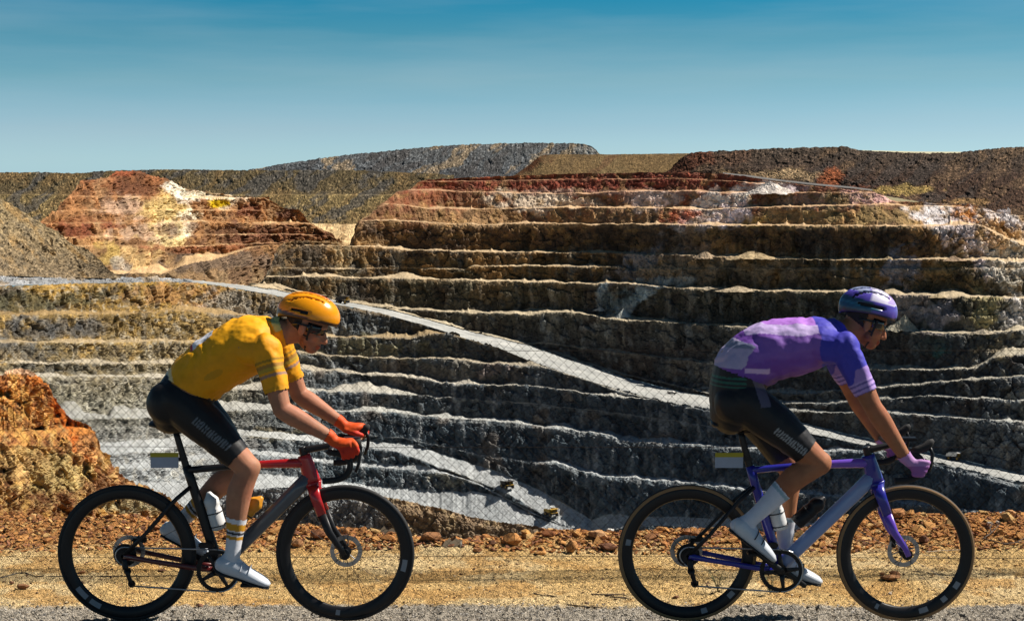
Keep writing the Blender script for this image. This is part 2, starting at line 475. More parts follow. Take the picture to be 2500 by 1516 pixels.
def pal_lower(X, Y, K, T, P):
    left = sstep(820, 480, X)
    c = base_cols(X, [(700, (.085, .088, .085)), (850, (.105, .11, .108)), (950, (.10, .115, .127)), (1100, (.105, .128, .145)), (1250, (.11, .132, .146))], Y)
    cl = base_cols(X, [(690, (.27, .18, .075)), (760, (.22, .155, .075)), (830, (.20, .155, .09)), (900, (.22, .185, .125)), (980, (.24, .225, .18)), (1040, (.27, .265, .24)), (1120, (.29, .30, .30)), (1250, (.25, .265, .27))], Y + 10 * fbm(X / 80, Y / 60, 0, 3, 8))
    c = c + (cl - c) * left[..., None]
    n1 = fbm(X / 40, Y / 30, 2, 4, 161, 0.6); n2 = fbm(X / 13, Y / 70, 5, 4, 171, 0.6)
    c = mixc(c, (.36, .25, .115), 0.6 * sstep(.1, .7, n1) * (0.15 + .85 * left) * sstep(960, 860, Y))
    c = mixc(c, (.065, .066, .066), 0.8 * sstep(.15, .7, -n1) * left * sstep(320, 80, X - 160 * fbm(Y / 40, X / 80, 4, 2, 9)) * sstep(1000, 880, Y))
    c = mixc(c, (.36, .37, .37), 0.6 * sstep(.3, .8, n2) * (1 - .75 * left))
    n3 = fbm(X / 11, Y / 11, 6, 4, 191, .6)
    c = mixc(c, (.40, .38, .33), .5 * left * sstep(.3, .8, n3)); c = mixc(c, (.06, .055, .05), .55 * left * sstep(.25, .8, -n3))
    c = mixc(c, (.085, .10, .115), 0.5 * sstep(.2, .8, -n2) * (1 - left))
    c = mixc(c, (.26, .20, .15), 0.4 * sstep(.35, .9, fbm(X / 60, Y / 60, 9, 3, 181)) * (1 - left))
    for (cx, cy, rx, ry, col, ww, tl) in [(920, 850, 130, 22, (.26, .235, .15), .6, 0), (1100, 905, 110, 18, (.20, .18, .15), .5, 0), (1200, 900, 30, 18, (.34, .28, .26), .6, -.5),
                                          (450, 715, 90, 30, (.33, .20, .11), .7, 0), (560, 745, 60, 40, (.27, .26, .24), .6, 0), (90, 738, 130, 24, (.075, .07, .045), .8, 0), (120, 800, 120, 26, (.085, .085, .085), .75, 0), (60, 860, 110, 22, (.10, .10, .095), .6, 0), (170, 900, 110, 14, (.085, .085, .08), .6, 0),
                                          (1130, 1165, 60, 22, (.50, .46, .36), .7, 0), (650, 1060, 70, 14, (.42, .36, .24), .5, 0)]:
        c = patch(c, X, Y, cx, cy, rx, ry, col, ww, int(cx + cy) % 97, 0.45, tl)
    c = c * (1 - .22 * (1 - left))[..., None]  # faces right of the left wall darkened, shade mixed into the albedo
    dust = base_cols(X, [(690, (.30, .21, .11)), (770, (.28, .205, .12)), (830, (.33, .265, .18)), (900, (.38, .345, .285)), (980, (.40, .395, .365)), (1100, (.42, .435, .435)), (1300, (.40, .415, .42))], Y)
    dust = dust * (1 - .30 * left * sstep(930, 1000, Y))[..., None]
    c = c + (dust - c) * (sstep(.3, .9, K) * (0.93 - .25 * left * sstep(-.2, .6, fbm(X / 30, Y / 9, 8, 3, 195))))[..., None]
    top = sstep(.78, .97, T) * (K < .3) * sstep(-.5, .4, fbm(X / 12, Y / 30, 3, 3, 83))
    c = c + (dust * 0.95 - c) * (0.45 * top * (1 - .6 * left))[..., None]
    return c * (1 + 0.2 * fbm(X / 5, Y / 5, 1, 2, 92))[..., None]

def pal_road(X, Y, K, T, P):
    c = np.broadcast_to(np.array((.33, .335, .32)), X.shape + (3,)).copy()
    c = mixc(c, (.39, .39, .37), sstep(-.2, .6, fbm(X / 60, Y / 6, 1, 3, 7)))
    c = mixc(c, (.24, .245, .24), .75 * sstep(.15, .6, fbm(X / 90, (Y - ramp_up[np.clip(((X + 160) / 2.6).astype(int), 0, C - 1)]) / 2.5, 4, 2, 17)))
    return c

# ---- lines measured on the photograph
ramp_lo = line([(-160, 699), (0, 698), (200, 692), (400, 688), (500, 692), (600, 708), (700, 726), (850, 748), (950, 770), (1047, 797), (1150, 830), (1220, 850), (1300, 884), (1428, 926), (1540, 960), (1660, 988), (1731, 1001), (1850, 1028), (1965, 1055), (2100, 1084), (2268, 1124), (2500, 1180), (2660, 1220)], .9, 1)
ramp_up = line([(-160, 671), (0, 671), (200, 676), (400, 680), (500, 686), (600, 697), (700, 713), (850, 738), (950, 757), (1047, 781), (1150, 811), (1220, 826), (1300, 846), (1421, 886), (1540, 925), (1660, 956), (1731, 968), (1850, 1000), (1965, 1034), (2100, 1066), (2268, 1102), (2500, 1158), (2660, 1196)], .7, 2)
R = ramp_lo
def below(y, k): return np.maximum(y, R + k)

L = line
b7 = L([(-160, 1082), (250, 1080), (400, 1070), (576, 1046), (768, 1062), (887, 1076), (1009, 1086), (1090, 1112), (1219, 1152), (1264, 1173), (1324, 1201), (1376, 1229), (1445, 1272), (1480, 1256), (1533, 1260), (1660, 1263), (1800, 1268), (2000, 1278), (2129, 1286), (2500, 1304), (2660, 1310)], 1.5, 3)
c6 = L([(-160, 1052), (400, 1042), (576, 1032), (887, 1062), (1009, 1072), (1150, 1106), (1290, 1127), (1355, 1129), (1477, 1164), (1660, 1176), (1815, 1193), (1954, 1204), (2129, 1219), (2361, 1245), (2500, 1257), (2660, 1265)], 1.8, 4)
b6 = c6 - np.interp(XS, [1270, 1320, 1500, 2500], [.1, 5, 7, 7])
c5 = below(L([(-160, 1022), (157, 1023), (384, 1020), (520, 1006), (600, 1001), (800, 1004), (957, 1006), (1044, 1017), (1219, 1029), (1345, 1043), (1498, 1064), (1515, 1076), (1660, 1084), (1780, 1091), (1900, 1100)], 1.8, 5), 3)
b5 = below(talus(L([(-160, 984), (157, 984), (384, 988), (600, 984), (800, 994), (957, 994), (1044, 1007), (1219, 1019), (1345, 1033), (1498, 1054), (1515, 1067), (1660, 1075), (1780, 1082), (1900, 1092)], 1.5, 6), 5, 6), 2.6)
c4 = below(L([(-160, 918), (115, 919), (400, 921), (520, 946), (600, 951), (800, 956), (975, 962), (1020, 964), (1150, 975), (1300, 985), (1500, 1008), (1660, 1030), (1800, 1050)], 1.6, 7), 2.3)
b4 = np.minimum(c4 - np.interp(XS, [0, 400, 560, 780, 900, 960, 1010, 1030], [6, 8, 10, 16, 22, 14, 4, .1]), c4)
b4 = below(b4, 2.1)
c3 = below(L([(-160, 888), (140, 887), (400, 888), (600, 897), (800, 905), (975, 919), (1044, 926), (1114, 938), (1306, 942), (1463, 964), (1600, 975)], 1.8, 8), 1.8)
b3 = below(talus(L([(-160, 880), (140, 879), (400, 879), (600, 886), (800, 894), (975, 907), (1044, 914), (1114, 927), (1306, 932), (1463, 955), (1560, 966)], 1.4, 9), 6, 9), 1.5)
c2 = below(L([(-160, 836), (244, 837), (453, 833), (600, 843), (800, 868), (1009, 877), (1107, 875), (1149, 885), (1290, 892)], 1.6, 10), 1.1)
b2 = below(talus(L([(-160, 829), (244, 830), (453, 825), (600, 835), (800, 860), (900, 866), (1009, 869), (1107, 866), (1149, 876), (1278, 883)], 1.2, 11), 5, 11), .8)
c1 = below(L([(-160, 771), (300, 767), (453, 758), (600, 771), (800, 823), (900, 824), (1006, 827), (1050, 815)], 1.6, 12), .5)
b1 = below(talus(L([(-160, 764), (300, 760), (453, 750), (600, 762), (700, 785), (800, 815), (900, 817), (1006, 819), (1050, 806)], 1.2, 13), 5, 13), .25)

# floor of the pit and the little benches of its left end
n1 = np.maximum(L([(-160, 1112), (250, 1112), (400, 1100), (576, 1062), (768, 1078), (887, 1090), (960, 1101), (1016, 1119), (1060, 1137), (1100, 1150), (1170, 1176), (1240, 1206), (1300, 1242), (1376, 1284), (1439, 1302), (1500, 1290), (1600, 1284), (2000, 1296), (2500, 1320), (2660, 1325)], 1.4, 14), b7 + .5)
n2 = np.maximum(L([(-160, 1138), (250, 1138), (400, 1124), (576, 1092), (700, 1106), (800, 1122), (850, 1129), (992, 1136), (1040, 1137), (1080, 1150), (1170, 1180), (1300, 1250), (1439, 1306), (2660, 1330)], 1.4, 15), n1 + .3)
n3 = np.maximum(L([(-160, 1146), (250, 1146), (400, 1140), (576, 1104), (700, 1116), (800, 1130), (850, 1136), (992, 1148), (1060, 1153), (1100, 1160), (1170, 1184), (1300, 1254), (1439, 1308), (2660, 1332)], 1.4, 16), n2 + .3)
n4 = np.maximum(L([(-160, 1176), (300, 1176), (440, 1178), (520, 1170), (600, 1152), (800, 1172), (930, 1190), (1020, 1197), (1080, 1200), (1140, 1200), (1190, 1203), (1230, 1215), (1300, 1258), (1439, 1310), (2660, 1334)], 2.0, 17), n3 + .3)
bot = np.maximum(np.full(C, 1350.0), n4 + 10)

d_bottom = np.interp(XS, [-160, 0, 400, 700, 1000, 1400, 2100, 2660], [470, 520, 660, 765, 785, 770, 680, 590])
d_bottom = smooth_x(d_bottom, 40)

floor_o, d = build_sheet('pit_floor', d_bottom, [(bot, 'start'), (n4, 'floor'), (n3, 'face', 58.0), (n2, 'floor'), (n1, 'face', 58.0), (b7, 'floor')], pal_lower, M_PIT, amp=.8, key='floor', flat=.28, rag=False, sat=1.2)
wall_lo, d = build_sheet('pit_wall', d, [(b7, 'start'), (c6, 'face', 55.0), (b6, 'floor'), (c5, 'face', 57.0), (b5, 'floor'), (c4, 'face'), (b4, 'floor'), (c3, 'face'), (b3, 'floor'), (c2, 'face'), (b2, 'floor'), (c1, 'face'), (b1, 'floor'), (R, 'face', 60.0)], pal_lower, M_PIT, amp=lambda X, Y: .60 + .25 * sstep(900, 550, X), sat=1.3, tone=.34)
d_wall = d
road_o, d = build_sheet('haul_road', d, [(R, 'start'), (ramp_up, 'floor')], pal_road, M_ROAD, x0=430, floor_amp=.12, key='road')
d_road = d
# ground left of the ramp: grey tipped stone on the shelf
def pal_shelf(X, Y, K, T, P):
    c = np.broadcast_to(np.array((.22, .225, .23)), X.shape + (3,)).copy()
    c = mixc(c, (.34, .345, .345), .7 * sstep(.2, .8, fbm(X / 6, Y / 4, 1, 3, 7)))
    return mixc(c, (.30, .22, .13), .7 * sstep(.2, .8, fbm(X / 40, Y / 8, 3, 3, 27)))
shelf_o, d_shelf = build_sheet('pit_floor', d_wall, [(R, 'start'), (ramp_up - 2, 'face', 14.0)], pal_shelf, M_SPOIL, x1=470, amp=.5)
d_foot = smooth_x(np.where(XS < 450, d_shelf, d_road), 10) + 2
print('foot', d_foot[::100])

# ---- the high wall above the ramp
top_u = line([(480, 705), (610, 699), (640, 690), (655, 668), (672, 628), (690, 596), (720, 588), (800, 592), (860, 604), (868, 566), (872, 540), (905, 524), (935, 498), (950, 486), (968, 468), (1005, 462), (1023, 442), (1107, 436), (1254, 429), (1421, 424), (1660, 421), (1769, 424), (1850, 436), (1919, 448), (2010, 458), (2129, 468), (2180, 492), (2338, 501), (2400, 512), (2460, 524), (2660, 540)], 1.2, 31, .06)
t9 = L([(480, 690), (1600, 930), (1740, 962), (1877, 1000), (1990, 1040), (2184, 1052), (2500, 1078), (2660, 1090)], 1.5, 20)
t9 = np.minimum(t9, ramp_up - .5)
def above(y, k): return np.minimum(y, ramp_up - k)
k9 = above(L([(480, 690), (1740, 960), (1900, 1003), (2024, 1006), (2164, 1008), (2286, 1016), (2500, 1032), (2660, 1040)], 1.6, 21), 1)
t8b = above(L([(1740, 955), (1900, 998), (2024, 1001), (2164, 1002), (2286, 1009), (2500, 1024), (2660, 1030)], 1.3, 22), 1.4)
k8c = above(L([(1740, 956), (1900, 985), (2024, 984), (2164, 975), (2254, 966), (2500, 977), (2660, 984)], 1.6, 123), 1.5)
t8c = above(k8c - 6 - talus(np.zeros(C), -4, 124), 1.6)
k8b = above(L([(1740, 951), (1877, 960), (2024, 956), (2129, 949), (2338, 928), (2500, 919), (2660, 913)], 1.6, 23), 1.8)
t8 = above(talus(L([(1300, 845), (1421, 884), (1660, 952), (1740, 948), (1877, 953), (2024, 948), (2129, 941), (2338, 920), (2500, 911), (2660, 905)], 1.4, 24), 4, 24), 2.2)
k7 = above(L([(1290, 840), (1330, 838), (1453, 852), (1560, 866), (1660, 878), (1745, 886), (2094, 900), (2268, 903), (2380, 900), (2425, 872), (2500, 866), (2660, 860)], 1.6, 25), 2.6)
t7 = above(talus(L([(1290, 834), (1330, 833), (1453, 846), (1660, 872), (1745, 880), (2094, 893), (2268, 895), (2373, 888), (2418, 860), (2500, 843), (2660, 838)], 1.2, 26), 4, 26), 3)
k6 = above(L([(480, 684), (700, 706), (870, 738), (981, 755), (1149, 764), (1254, 767), (1393, 763), (1498, 776), (1660, 789), (1850, 800), (2163, 809), (2338, 815), (2425, 811), (2500, 806), (2660, 800)], 1.6, 27), 3.4)
t6 = above(talus(L([(480, 682), (700, 703), (870, 733), (981, 747), (1149, 756), (1254, 760), (1393, 755), (1498, 769), (1660, 783), (1850, 793), (2163, 803), (2338, 808), (2425, 803), (2500, 790), (2660, 785)], 1.2, 28), 9, 28), 3.8)
k5 = above(L([(480, 676), (640, 676), (800, 677), (870, 679), (1009, 682), (1149, 684), (1358, 690), (1515, 692), (1660, 704), (1814, 710), (2024, 713), (2198, 720), (2500, 729), (2660, 735)], 1.5, 29), 4.2)
t5 = above(talus(L([(480, 670), (640, 670), (800, 672), (870, 673), (1009, 677), (1149, 679), (1358, 686), (1515, 687), (1660, 698), (1814, 705), (2024, 708), (2198, 714), (2500, 722), (2660, 727)], 1.1, 30), 9, 30), 4.6)
kl = L([(1130, 658), (1159, 648), (1300, 650), (1515, 652), (1545, 662), (1600, 668), (2660, 680)], 1.2, 32)
kl = np.where((XS > 1130) & (XS < 1560), kl, 655)
tl_ = kl - np.interp(XS, [1135, 1160, 1500, 1540], [.1, 5, 5, .1])
k4 = L([(480, 606), (690, 600), (800, 598), (915, 604), (1009, 611), (1184, 615), (1498, 618), (1660, 623), (1849, 630), (2024, 634), (2303, 634), (2500, 638), (2660, 642)], 1.4, 33)
t4 = talus(L([(480, 600), (915, 600), (1009, 607), (1184, 611), (1498, 614), (1660, 619), (1849, 626), (2024, 630), (2303, 630), (2500, 632), (2660, 635)], 1.0, 34), 9, 34)
k3 = L([(480, 534), (870, 537), (995, 541), (1097, 547), (1393, 546), (1660, 549), (1849, 551), (2129, 552), (2303, 552), (2390, 549), (2440, 575), (2500, 600), (2660, 610)], 1.2, 35)
t3 = talus(L([(480, 530), (870, 534), (995, 538), (1097, 543), (1393, 543), (1660, 546), (1849, 548), (2129, 549), (2303, 549), (2390, 544), (2440, 565), (2500, 590), (2660, 600)], .9, 36), 7, 36)
k2 = L([(480, 490), (950, 499), (1044, 507), (1149, 512), (1219, 509), (1393, 507), (1660, 509), (1745, 510), (1954, 505), (2163, 500), (2338, 505), (2660, 530)], 1.1, 37)
t2 = talus(L([(480, 488), (950, 497), (1044, 504), (1149, 509), (1219, 506), (1393, 504), (1660, 506), (1745, 507), (1954, 502), (2163, 497), (2338, 503), (2660, 528)], .9, 38), 6, 38)
k1 = L([(480, 460), (1023, 466), (1149, 469), (1324, 472), (1660, 466), (1842, 471), (2000, 470), (2129, 470), (2660, 500)], 1.0, 39)
t1 = talus(L([(480, 458), (1023, 464), (1149, 467), (1324, 470), (1660, 464), (1842, 469), (2129, 468), (2660, 498)], .8, 40), 5, 40)
k0 = L([(480, 440), (1023, 445), (1254, 441), (1421, 438), (1660, 436), (1842, 446), (2660, 480)], .9, 41)
t0 = k0 - 1.2

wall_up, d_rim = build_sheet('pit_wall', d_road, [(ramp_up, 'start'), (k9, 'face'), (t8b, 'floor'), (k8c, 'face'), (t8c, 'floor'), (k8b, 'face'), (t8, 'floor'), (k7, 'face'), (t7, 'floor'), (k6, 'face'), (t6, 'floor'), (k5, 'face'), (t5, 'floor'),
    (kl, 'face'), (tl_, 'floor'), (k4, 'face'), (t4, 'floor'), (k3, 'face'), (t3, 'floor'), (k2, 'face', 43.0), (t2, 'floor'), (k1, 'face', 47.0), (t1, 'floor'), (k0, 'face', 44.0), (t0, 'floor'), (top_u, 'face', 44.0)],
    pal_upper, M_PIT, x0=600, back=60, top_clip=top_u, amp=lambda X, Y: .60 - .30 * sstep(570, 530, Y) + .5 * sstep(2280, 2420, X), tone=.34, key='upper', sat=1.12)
print('hill', d_rim[0]);print('rim depth', d_rim.min(), d_rim.max(), 'road', d_road.min(), d_road.max())

# ---- the coloured hill on the far left
def pal_hill(X, Y, K, T, P):
    c = base_cols(X, [(415, (.23, .10, .055)), (480, (.29, .15, .08)), (545, (.32, .175, .09)), (600, (.32, .19, .10)), (670, (.24, .17, .105))], Y)
    n1 = fbm(X / 30, Y / 40, 2, 4, 261, .6)
    c = mixc(c, (.30, .20, .12), .6 * sstep(.1, .7, n1)); c = mixc(c, (.085, .045, .03), .6 * sstep(.1, .7, -n1))
    for (cx, cy, rx, ry, col, ww, tl) in [(300, 460, 90, 20, (.14, .065, .04), .8, 0), (432, 460, 26, 30, (.86, .78, .66), 1, .9), (490, 474, 70, 12, (.84, .75, .60), 1, 0), (300, 424, 36, 10, (.20, .07, .04), .9, 0), (290, 505, 60, 26, (.50, .36, .27), .7, 0),
        (380, 500, 50, 24, (.50, .38, .20), .6, 0), (560, 488, 50, 16, (.66, .56, .42), .8, 0), (530, 497, 24, 7, (.55, .38, .04), .9, 0), (415, 520, 44, 30, (.56, .42, .21), .8, .4), (435, 556, 34, 34, (.80, .72, .56), .95, -.5), (395, 560, 30, 40, (.58, .45, .24), .8, -.3), (405, 590, 34, 22, (.62, .50, .28), .85, -.4),
        (340, 560, 60, 26, (.48, .35, .26), .7, 0), (330, 625, 60, 30, (.46, .33, .18), .8, .3), (265, 620, 26, 30, (.34, .25, .10), .7, 0), (290, 645, 24, 20, (.24, .24, .235), .6, .4), (610, 520, 40, 22, (.15, .06, .04), .8, 0), (700, 525, 40, 16, (.10, .045, .035), .8, 0),
        (560, 570, 130, 30, (.135, .075, .05), .75, 0), (680, 575, 90, 22, (.14, .065, .042), .8, 0), (190, 560, 70, 22, (.16, .055, .035), .8, 0), (200, 530, 50, 20, (.30, .16, .085), .6, 0), (540, 640, 110, 26, (.14, .105, .08), .8, 0),
        (470, 607, 110, 7, (.26, .12, .07), .8, 0)]:
        c = patch(c, X, Y, cx, cy, rx, ry, col, ww, int(cx + cy) % 89, .45, tl)
    dust = np.array((.56, .40, .24))
    c = c + (dust - c) * (sstep(.3, .9, K) * (.18 + .72 * (sstep(.0, .5, fbm(X / 60, Y / 9, 4, 3, 77)) + sstep(606, 612, Y)).clip(0, 1)))[..., None]
    return c * (1 + .16 * fbm(X / 5, Y / 5, 1, 2, 93))[..., None]
hill_top = line([(60, 600), (94, 545), (133, 524), (143, 502), (174, 475), (185, 464), (192, 441), (269, 434), (276, 418), (342, 417), (370, 429), (412, 438), (450, 462), (530, 473), (593, 481), (656, 485), (684, 508), (733, 513), (750, 541), (803, 572), (840, 600)], 1.3, 51, .07)
hb5 = ramp_up + 1.0
hr_lo = L([(60, 668), (330, 668), (400, 664), (450, 648), (541, 628), (610, 606), (660, 598), (840, 596)], .8, 53)
hr_up = L([(60, 660), (320, 664), (384, 638), (450, 628), (541, 621), (600, 602), (660, 596), (840, 594)], .8, 54)
hk4 = L([(60, 602), (297, 600), (450, 602), (593, 597), (640, 594), (840, 590)], 1.2, 55); ht4 = hk4 - 2.0
hk3 = L([(60, 580), (244, 578), (350, 580), (489, 574), (840, 572)], 1.2, 56); ht3 = hk3 - 1.5
hk2 = L([(60, 546), (244, 546), (489, 543), (750, 545), (840, 545)], 1.2, 57); ht2 = talus(hk2 - 2, 7, 57)
hk1 = L([(60, 515), (400, 513), (489, 514), (600, 514), (840, 514)], 1.0, 58); ht1 = hk1 - np.interp(XS, [400, 480, 600, 640], [.2, 3, 3, .2])
hk0 = L([(60, 482), (185, 480), (412, 482), (593, 484), (840, 484)], 1.0, 59); ht0 = hk0 - 2
_, d_hill = build_sheet('hill', d_foot + 90 * sstep(540, 670, XS), [(hb5, 'start'), (hr_lo, 'face', 40.0), (hr_up, 'floor'), (hk4, 'face', 55.0), (ht4, 'floor'), (hk3, 'face', 58.0), (ht3, 'floor'), (hk2, 'face'), (ht2, 'floor'), (hk1, 'face'), (ht1, 'floor'), (hk0, 'face'), (ht0, 'floor'), (hill_top, 'face', 58.0)],
            pal_hill, M_PIT, x0=66, x1=838, back=60, top_clip=hill_top, amp=.7, key='hill', sat=1.2)

# ---- orange saddle between the hill and the high wall
def pal_saddle(X, Y, K, T, P):
    c = np.broadcast_to(np.array((.58, .42, .22)), X.shape + (3,)).copy()
    return mixc(c, (.36, .24, .12), sstep(0, .6, fbm(X / 20, Y / 10, 1, 4, 7)))
sad_top = L([(700, 545), (780, 546), (860, 547), (910, 548)], .6, 62)
build_sheet('terrain', np.full(C, float(np.interp(800, XS, d_hill)) + 25), [(np.full(C, 628.0), 'start'), (np.full(C, 600.0), 'face', 40.0), (sad_top, 'face', 16.0)], pal_saddle, M_ROAD, x0=690, x1=960, back=40, amp=.3)

# ---- tipped stone slope at the far left
def pal_tip(X, Y, K, T, P):
    c = base_cols(X, [(470, (.31, .235, .13)), (560, (.35, .265, .155)), (670, (.31, .235, .15))], Y)
    c = mixc(c, (.42, .27, .12), .7 * sstep(.1, .7, fbm((X - Y) / 18, (X + Y) / 90, 2, 4, 41)))
    c = mixc(c, (.17, .14, .10), .6 * sstep(.15, .7, -fbm(X / 14, Y / 12, 5, 4, 43)))
    return .72 * c * (1 + .5 * np.clip(fbm(X / 2.4, Y / 2.4, 3, 1, 4), -1, 1))[..., None]
tip_top = L([(-160, 470), (0, 484), (60, 520), (110, 548), (150, 575), (180, 602), (205, 606), (230, 622), (272, 668), (330, 690)], 1.2, 63)
build_sheet('spoil_heap', d_foot - 6, [(ramp_up + 2, 'start'), (tip_top, 'face', 33.0)], pal_tip, M_SPOIL, x1=300, back=40, amp=.5, fine_amp=.9, spk_amp=.45, sat=1.08, rag=False, tone=.1)

# ---- spoil heaps along the skyline
def spoil_pal(stops, streak, seed, spark=.45, lean=1.0, tints=(), dim=.66):
    def f(X, Y, K, T, P):
        c = base_cols(X, stops, Y)
        s = fbm((X + lean * (Y - 420)) / 34 + .5 * fbm(X / 60, Y / 30, 2, 3, seed), Y / 70, seed, 4, seed, .6)
        for i, (col, lo, hi, ww) in enumerate(streak):
            c = mixc(c, col, ww * sstep(lo, hi, s if i % 2 == 0 else -s))
        for (cx, cy, rx, ry, col, ww, tl) in tints:
            c = patch(c, X, Y, cx, cy, rx, ry, col, ww, int(cx) % 71, .35, tl)
        rr_ = np.random.default_rng(seed).uniform(0, 1, X.shape)
        k = 1 - .45 * spark + spark * (1.1 * rr_ ** 2 + 2.0 * (rr_ > .93))
        return c * k[..., None] * dim
    return f
dl = 1480.0
l_top = L([(-160, 420), (0, 421), (110, 421), (190, 424), (270, 417), (420, 414), (620, 416), (860, 416), (1060, 424), (1100, 428)], .9, 64, .12)
l_mid = np.full(C, 475.0) + .8 * fbm(XS * .05, 0, 0, 3, 5); l_bot = np.full(C, 575.0)
build_sheet('spoil_heap', np.full(C, dl), [(l_bot, 'start'), (l_mid + 2.2, 'face', 36.0), (l_mid - .8, 'floor'), (l_top, 'face', 36.0)],
            spoil_pal([(415, (.15, .115, .062)), (474, (.16, .12, .065)), (476, (.27, .20, .095)), (560, (.29, .205, .10))], [((.24, .16, .075), .1, .6, .7), ((.09, .09, .09), .15, .6, .7)], 5, .6, 1.0), M_SPOIL, x1=1110, back=60, amp=.20, fine_amp=.9, spk_amp=.45, sat=1.08, rag=False, tone=.1)
g_top = L([(560, 424), (611, 415), (680, 402), (800, 384), (860, 377), (1009, 363), (1114, 354), (1289, 349), (1421, 351), (1446, 358), (1467, 380), (1500, 412), (1520, 428)], 1.3, 65, .1)
build_sheet('spoil_heap', np.full(C, 1700.0), [(np.full(C, 440.0), 'start'), (g_top, 'face', 36.0)],
            spoil_pal([(350, (.155, .16, .16)), (425, (.12, .13, .14))], [((.34, .26, .17), .25, .6, .85), ((.085, .075, .07), .2, .7, .6)], 15, .6, 1.1, [(1440, 365, 40, 14, (.34, .34, .32), .8, 0)]), M_SPOIL, x0=575, x1=1505, back=80, amp=.20, fine_amp=.9, spk_amp=.45, sat=1.08, rag=False, tone=.1)
o_top = L([(1190, 440), (1254, 430), (1290, 404), (1322, 379), (1340, 377.5), (1450, 378), (1660, 375), (1700, 374), (1760, 376)], .5, 66)
build_sheet('spoil_heap', np.full(C, 1500.0), [(np.full(C, 446.0), 'start'), (o_top, 'face', 37.0)],
            spoil_pal([(370, (.225, .155, .085)), (430, (.245, .17, .09))], [((.26, .195, .11), .3, .8, .5), ((.17, .12, .07), .3, .8, .5)], 25, .2, 1.3, [(1292, 405, 34, 30, (.13, .055, .03), .95, -1.1), (1475, 400, 12, 50, (.18, .10, .06), .6, -1.2)]), M_SPOIL, x0=1196, x1=1750, back=60, amp=.08, fine_amp=.5, spk_amp=.5, tone=.05, sat=1.2, rag=False)  # first tint: dark red left slope with its shade painted in
r_top = L([(1610, 436), (1640, 410), (1675, 376), (1703, 372), (1884, 363), (1990, 359), (2076, 359), (2094, 367), (2230, 374), (2340, 374), (2400, 366), (2443, 361), (2500, 359), (2660, 357)], 1.5, 67, .09)
r_bot = L([(1600, 440), (1700, 424), (1769, 424), (1900, 440), (2129, 466), (2338, 500), (2500, 522), (2660, 540)], 1, 68) + 8
r_mid = L([(1600, 425), (1800, 408), (1960, 412), (2059, 416), (2200, 420), (2660, 424)], 1.5, 69)
build_sheet('spoil_heap', np.interp(XS, [1600, 2660], [1440, 1330]), [(r_bot, 'start'), (r_mid + 1, 'face', 34.0), (r_mid, 'floor'), (r_top, 'face', 36.0)],
            spoil_pal([(358, (.10, .075, .055)), (415, (.09, .06, .044)), (425, (.075, .045, .032)), (500, (.10, .056, .036))], [((.21, .135, .08), .3, .8, .6), ((.075, .06, .052), .2, .7, .7)], 35, .75, 1.0,
                      [(1690, 400, 40, 40, (.15, .06, .035), .9, -1), (1900, 426, 100, 14, (.48, .34, .20), .9, 0.3), (2032, 428, 30, 22, (.36, .12, .055), .95, -.3), (2212, 463, 68, 12, (.48, .34, .13), .85, 0), (2100, 458, 40, 8, (.20, .07, .04), .8, 0), (2350, 492, 60, 7, (.45, .27, .12), .7, 0), (1790, 380, 50, 30, (.15, .085, .055), .7, -1)]), M_SPOIL, x0=1612, back=90, amp=.20, fine_amp=.9, spk_amp=.45, sat=1.08, rag=False, tone=.1)
# grey access road that runs down across the foot of the right-hand heap
def strip_road(name, pts, w, dz, mat, col):
    V = []
    for (x, y, d_, ww) in pts:
        a = at(x, y, d_); b_ = at(x, y + ww, d_ - 8)
        V += [a + np.array((0, 0, dz)), b_ + np.array((0, 0, dz))]
    V = np.array(V)
    F = [(2 * i, 2 * i + 1, 2 * i + 3, 2 * i + 2) for i in range(len(pts) - 1)]
    o = mesh_object(name, V, F, mat, None, np.tile(col, (len(V), 1)))
    o['kind'] = 'structure'
    return o
dr_at = lambda x: float(np.interp(x, XS, d_rim))
strip_road('haul_road', [(x, y, dr_at(x) + 40, w_) for x, y, w_ in [(1765, 423.5, 2), (1830, 430, 4.5), (1900, 440, 4), (2000, 451, 4), (2080, 458, 4), (2130, 465, 2.5)]], 3, 0.5, M_ROAD, (.15, .145, .14))

# loose cones tipped on the benches
def cone_heap(px, py, w_, base, col, key='upper', dd=None, seed=0, flat_top=.0):
    d_ = (dd if dd else depth_on(key, px, base)) - .12 * w_ * .3
    p0 = at(px, base, d_); r0 = w_ * .5 * d_ / FPX; h = (base - py) * d_ / FPX
    nr_, na = 16, 72
    V, Cc = [], []
    for i in range(nr_ + 1):
        t = i / nr_
        for j in range(na):
            a = j / na * 2 * math.pi
            rr = r0 * t * (1 + .22 * float(vnoise(math.cos(a) * 2 + seed, math.sin(a) * 2, 0, seed))) + flat_top * r0 * (1 - t)
            V.append((p0[0] + rr * math.cos(a), p0[1] + .55 * rr * math.sin(a), p0[2] + h * (1 - t) ** 1.12 - .5))
    V = np.array(V)
    V[:, 2] += .02 * h * rng.standard_normal(len(V)) + .10 * h * fbm(V[:, 0] / (.3 * r0), V[:, 1] / (.3 * r0), 0, 3, seed)
    i = np.arange((nr_ + 1) * na).reshape(nr_ + 1, na)
    F = np.stack([i[:-1], np.roll(i[:-1], -1, 1), np.roll(i[1:], -1, 1), i[1:]], -1).reshape(-1, 4)
    cc_ = np.tile(col, (len(V), 1)) * (1 + .3 * fbm(V[:, 0] / (.2 * r0), V[:, 1] / (.2 * r0), V[:, 2], 3, seed + 3))[:, None]
    o = mesh_object('spoil_heap', V, F, M_PIT, None, np.clip(cc_, .01, .9)); o['kind'] = 'structure'
